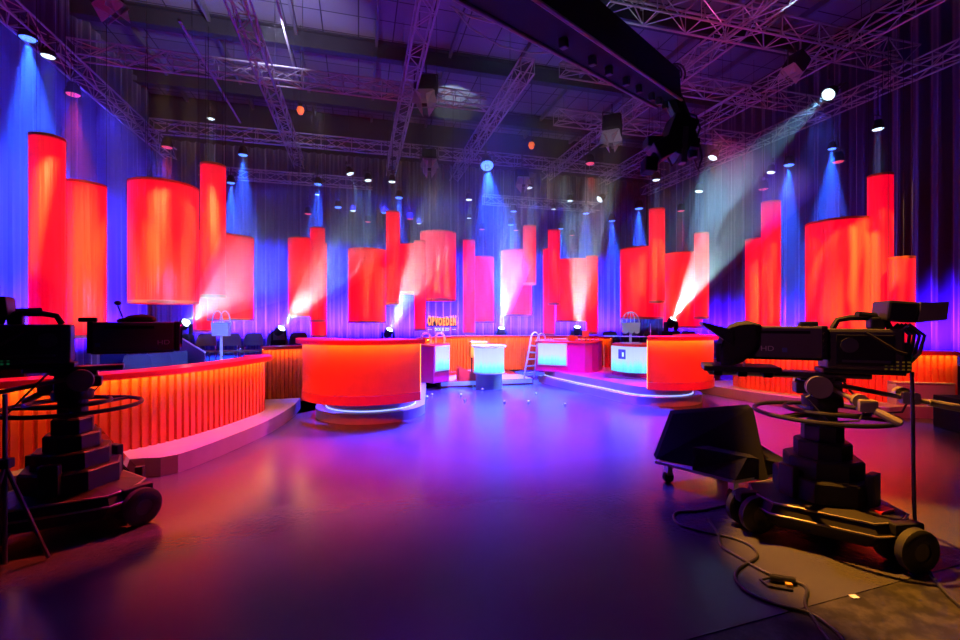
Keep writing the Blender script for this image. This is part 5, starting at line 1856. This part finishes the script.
# fills added, with no fixture, to brighten desks, chairs, stands, camera and barn doors
spot('magenta_wash', (2.0, 4.0, 7.2), (4.9, 9.7, 0.7), 5000, (1.0, 0.02, 0.45), 13, 0.6, 0.1)
spot('magenta_wash', (3.4, 4.0, 7.2), (1.35, 9.7, 0.6), 4200, (1.0, 0.02, 0.45), 11, 0.6, 0.1)
spot('chair_fill', (-0.6, 6.6, 2.9), (-3.5, 10.8, 0.9), 1900, (0.12, 0.18, 1.0), 44, 0.7, 0.1)
spot('stand_fill', (-1.0, 5.0, 7.4), (-2.82, 10.7, 1.35), 2600, (0.75, 0.85, 1.0), 9, 0.5, 0.1)
spot('stand_fill', (3.0, 4.5, 7.4), (5.6, 8.6, 1.3), 1600, (0.75, 0.85, 1.0), 9, 0.5, 0.1)
spot('magenta_wash', cw(-1.6, 1.6, 3.2), cw(2.3, 3.3, 1.3), 130, (0.9, 0.2, 0.6), 24, 0.5, 0.1)
spot('barn_door_fill', tuple(at(426, 92, 13.2) + Vector((1.2, -3.0, -1.4))), tuple(at(426, 96, 13.2)), 60, (1.0, 0.62, 0.35), 16, 0.5, 0.03)
spot('barn_door_fill', tuple(at(612, 130, 14.0) + Vector((-1.2, -3.0, -1.4))), tuple(at(612, 134, 14.0)), 90, (0.8, 0.95, 1.0), 16, 0.5, 0.03)
# up-lights added without fixtures to brighten the roof
spot('roof_fill', (-2.0, 12.0, 8.6), (-3.0, 16.0, 11.2), 1300, (0.55, 0.5, 0.85), 100, 0.8, 0.2)
spot('roof_fill', (2.6, 17.4, 8.7), (4.0, 19.5, 11.2), 800, (0.7, 0.9, 1.0), 36, 0.3, 0.05)
spot('roof_fill', (6.3, 14.0, 8.6), (5.7, 16.5, 11.2), 90, (0.03, 0.10, 1.0), 70, 0.5, 0.1)
spot('roof_fill', (8.0, 9.0, 8.8), (6.5, 12.5, 11.2), 14, (0.35, 0.4, 0.9), 110, 0.8, 0.2)
# grazing fills added to bring out the trusses
spot('truss_fill', (-6.0, 4.0, 6.8), (-6.6, 14.0, 8.1), 420, (1.0, 0.02, 0.35), 40, 0.7, 0.1)
spot('truss_fill', (1.0, 5.0, 7.0), (-1.0, 14.0, 8.2), 260, (0.9, 0.06, 0.55), 46, 0.7, 0.1)
spot('truss_fill', (6.0, 5.0, 6.6), (10.5, 12.0, 8.2), 420, (1.0, 0.10, 0.45), 52, 0.7, 0.1)
spot('truss_fill', (3.6, 5.5, 6.0), (6.0, 8.8, 8.3), 18, (0.95, 0.95, 0.9), 30, 0.6, 0.1)
spot('truss_fill', (-1.0, 13.0, 7.3), (-2.2, 18.0, 8.0), 90, (0.9, 0.9, 1.0), 40, 0.6, 0.1)

w = bpy.data.worlds.new('World')
SC.world = w
w.use_nodes = True
w.node_tree.nodes['Background'].inputs['Color'].default_value = (0.01, 0.006, 0.03, 1)
w.node_tree.nodes['Background'].inputs['Strength'].default_value = 0.1

# ================================================================== CAMERA AND VIEW
cd = bpy.data.cameras.new('photo_camera')
cd.lens = 17
cd.sensor_width = 36
cd.clip_start = 0.05
cam = bpy.data.objects.new('photo_camera', cd)
COL.objects.link(cam)
cam.location = (0, 0, EYE)
cam.rotation_euler = (PI / 2, 0, -YAW)
SC.camera = cam
SC.view_settings.view_transform = 'Standard'
SC.view_settings.look = 'None'
SC.view_settings.gamma = 1
SC.view_settings.exposure = 0.0
SC.view_settings.use_curve_mapping = False
cy = SC.cycles
cy.max_bounces = 6
cy.diffuse_bounces = 3
cy.glossy_bounces = 3
cy.transmission_bounces = 4
cy.volume_bounces = 0
cy.sample_clamp_indirect = 4.0
cy.sample_clamp_direct = 0.0
cy.use_denoising = True
cy.use_light_tree = True
cy.caustics_reflective = False
cy.caustics_refractive = False
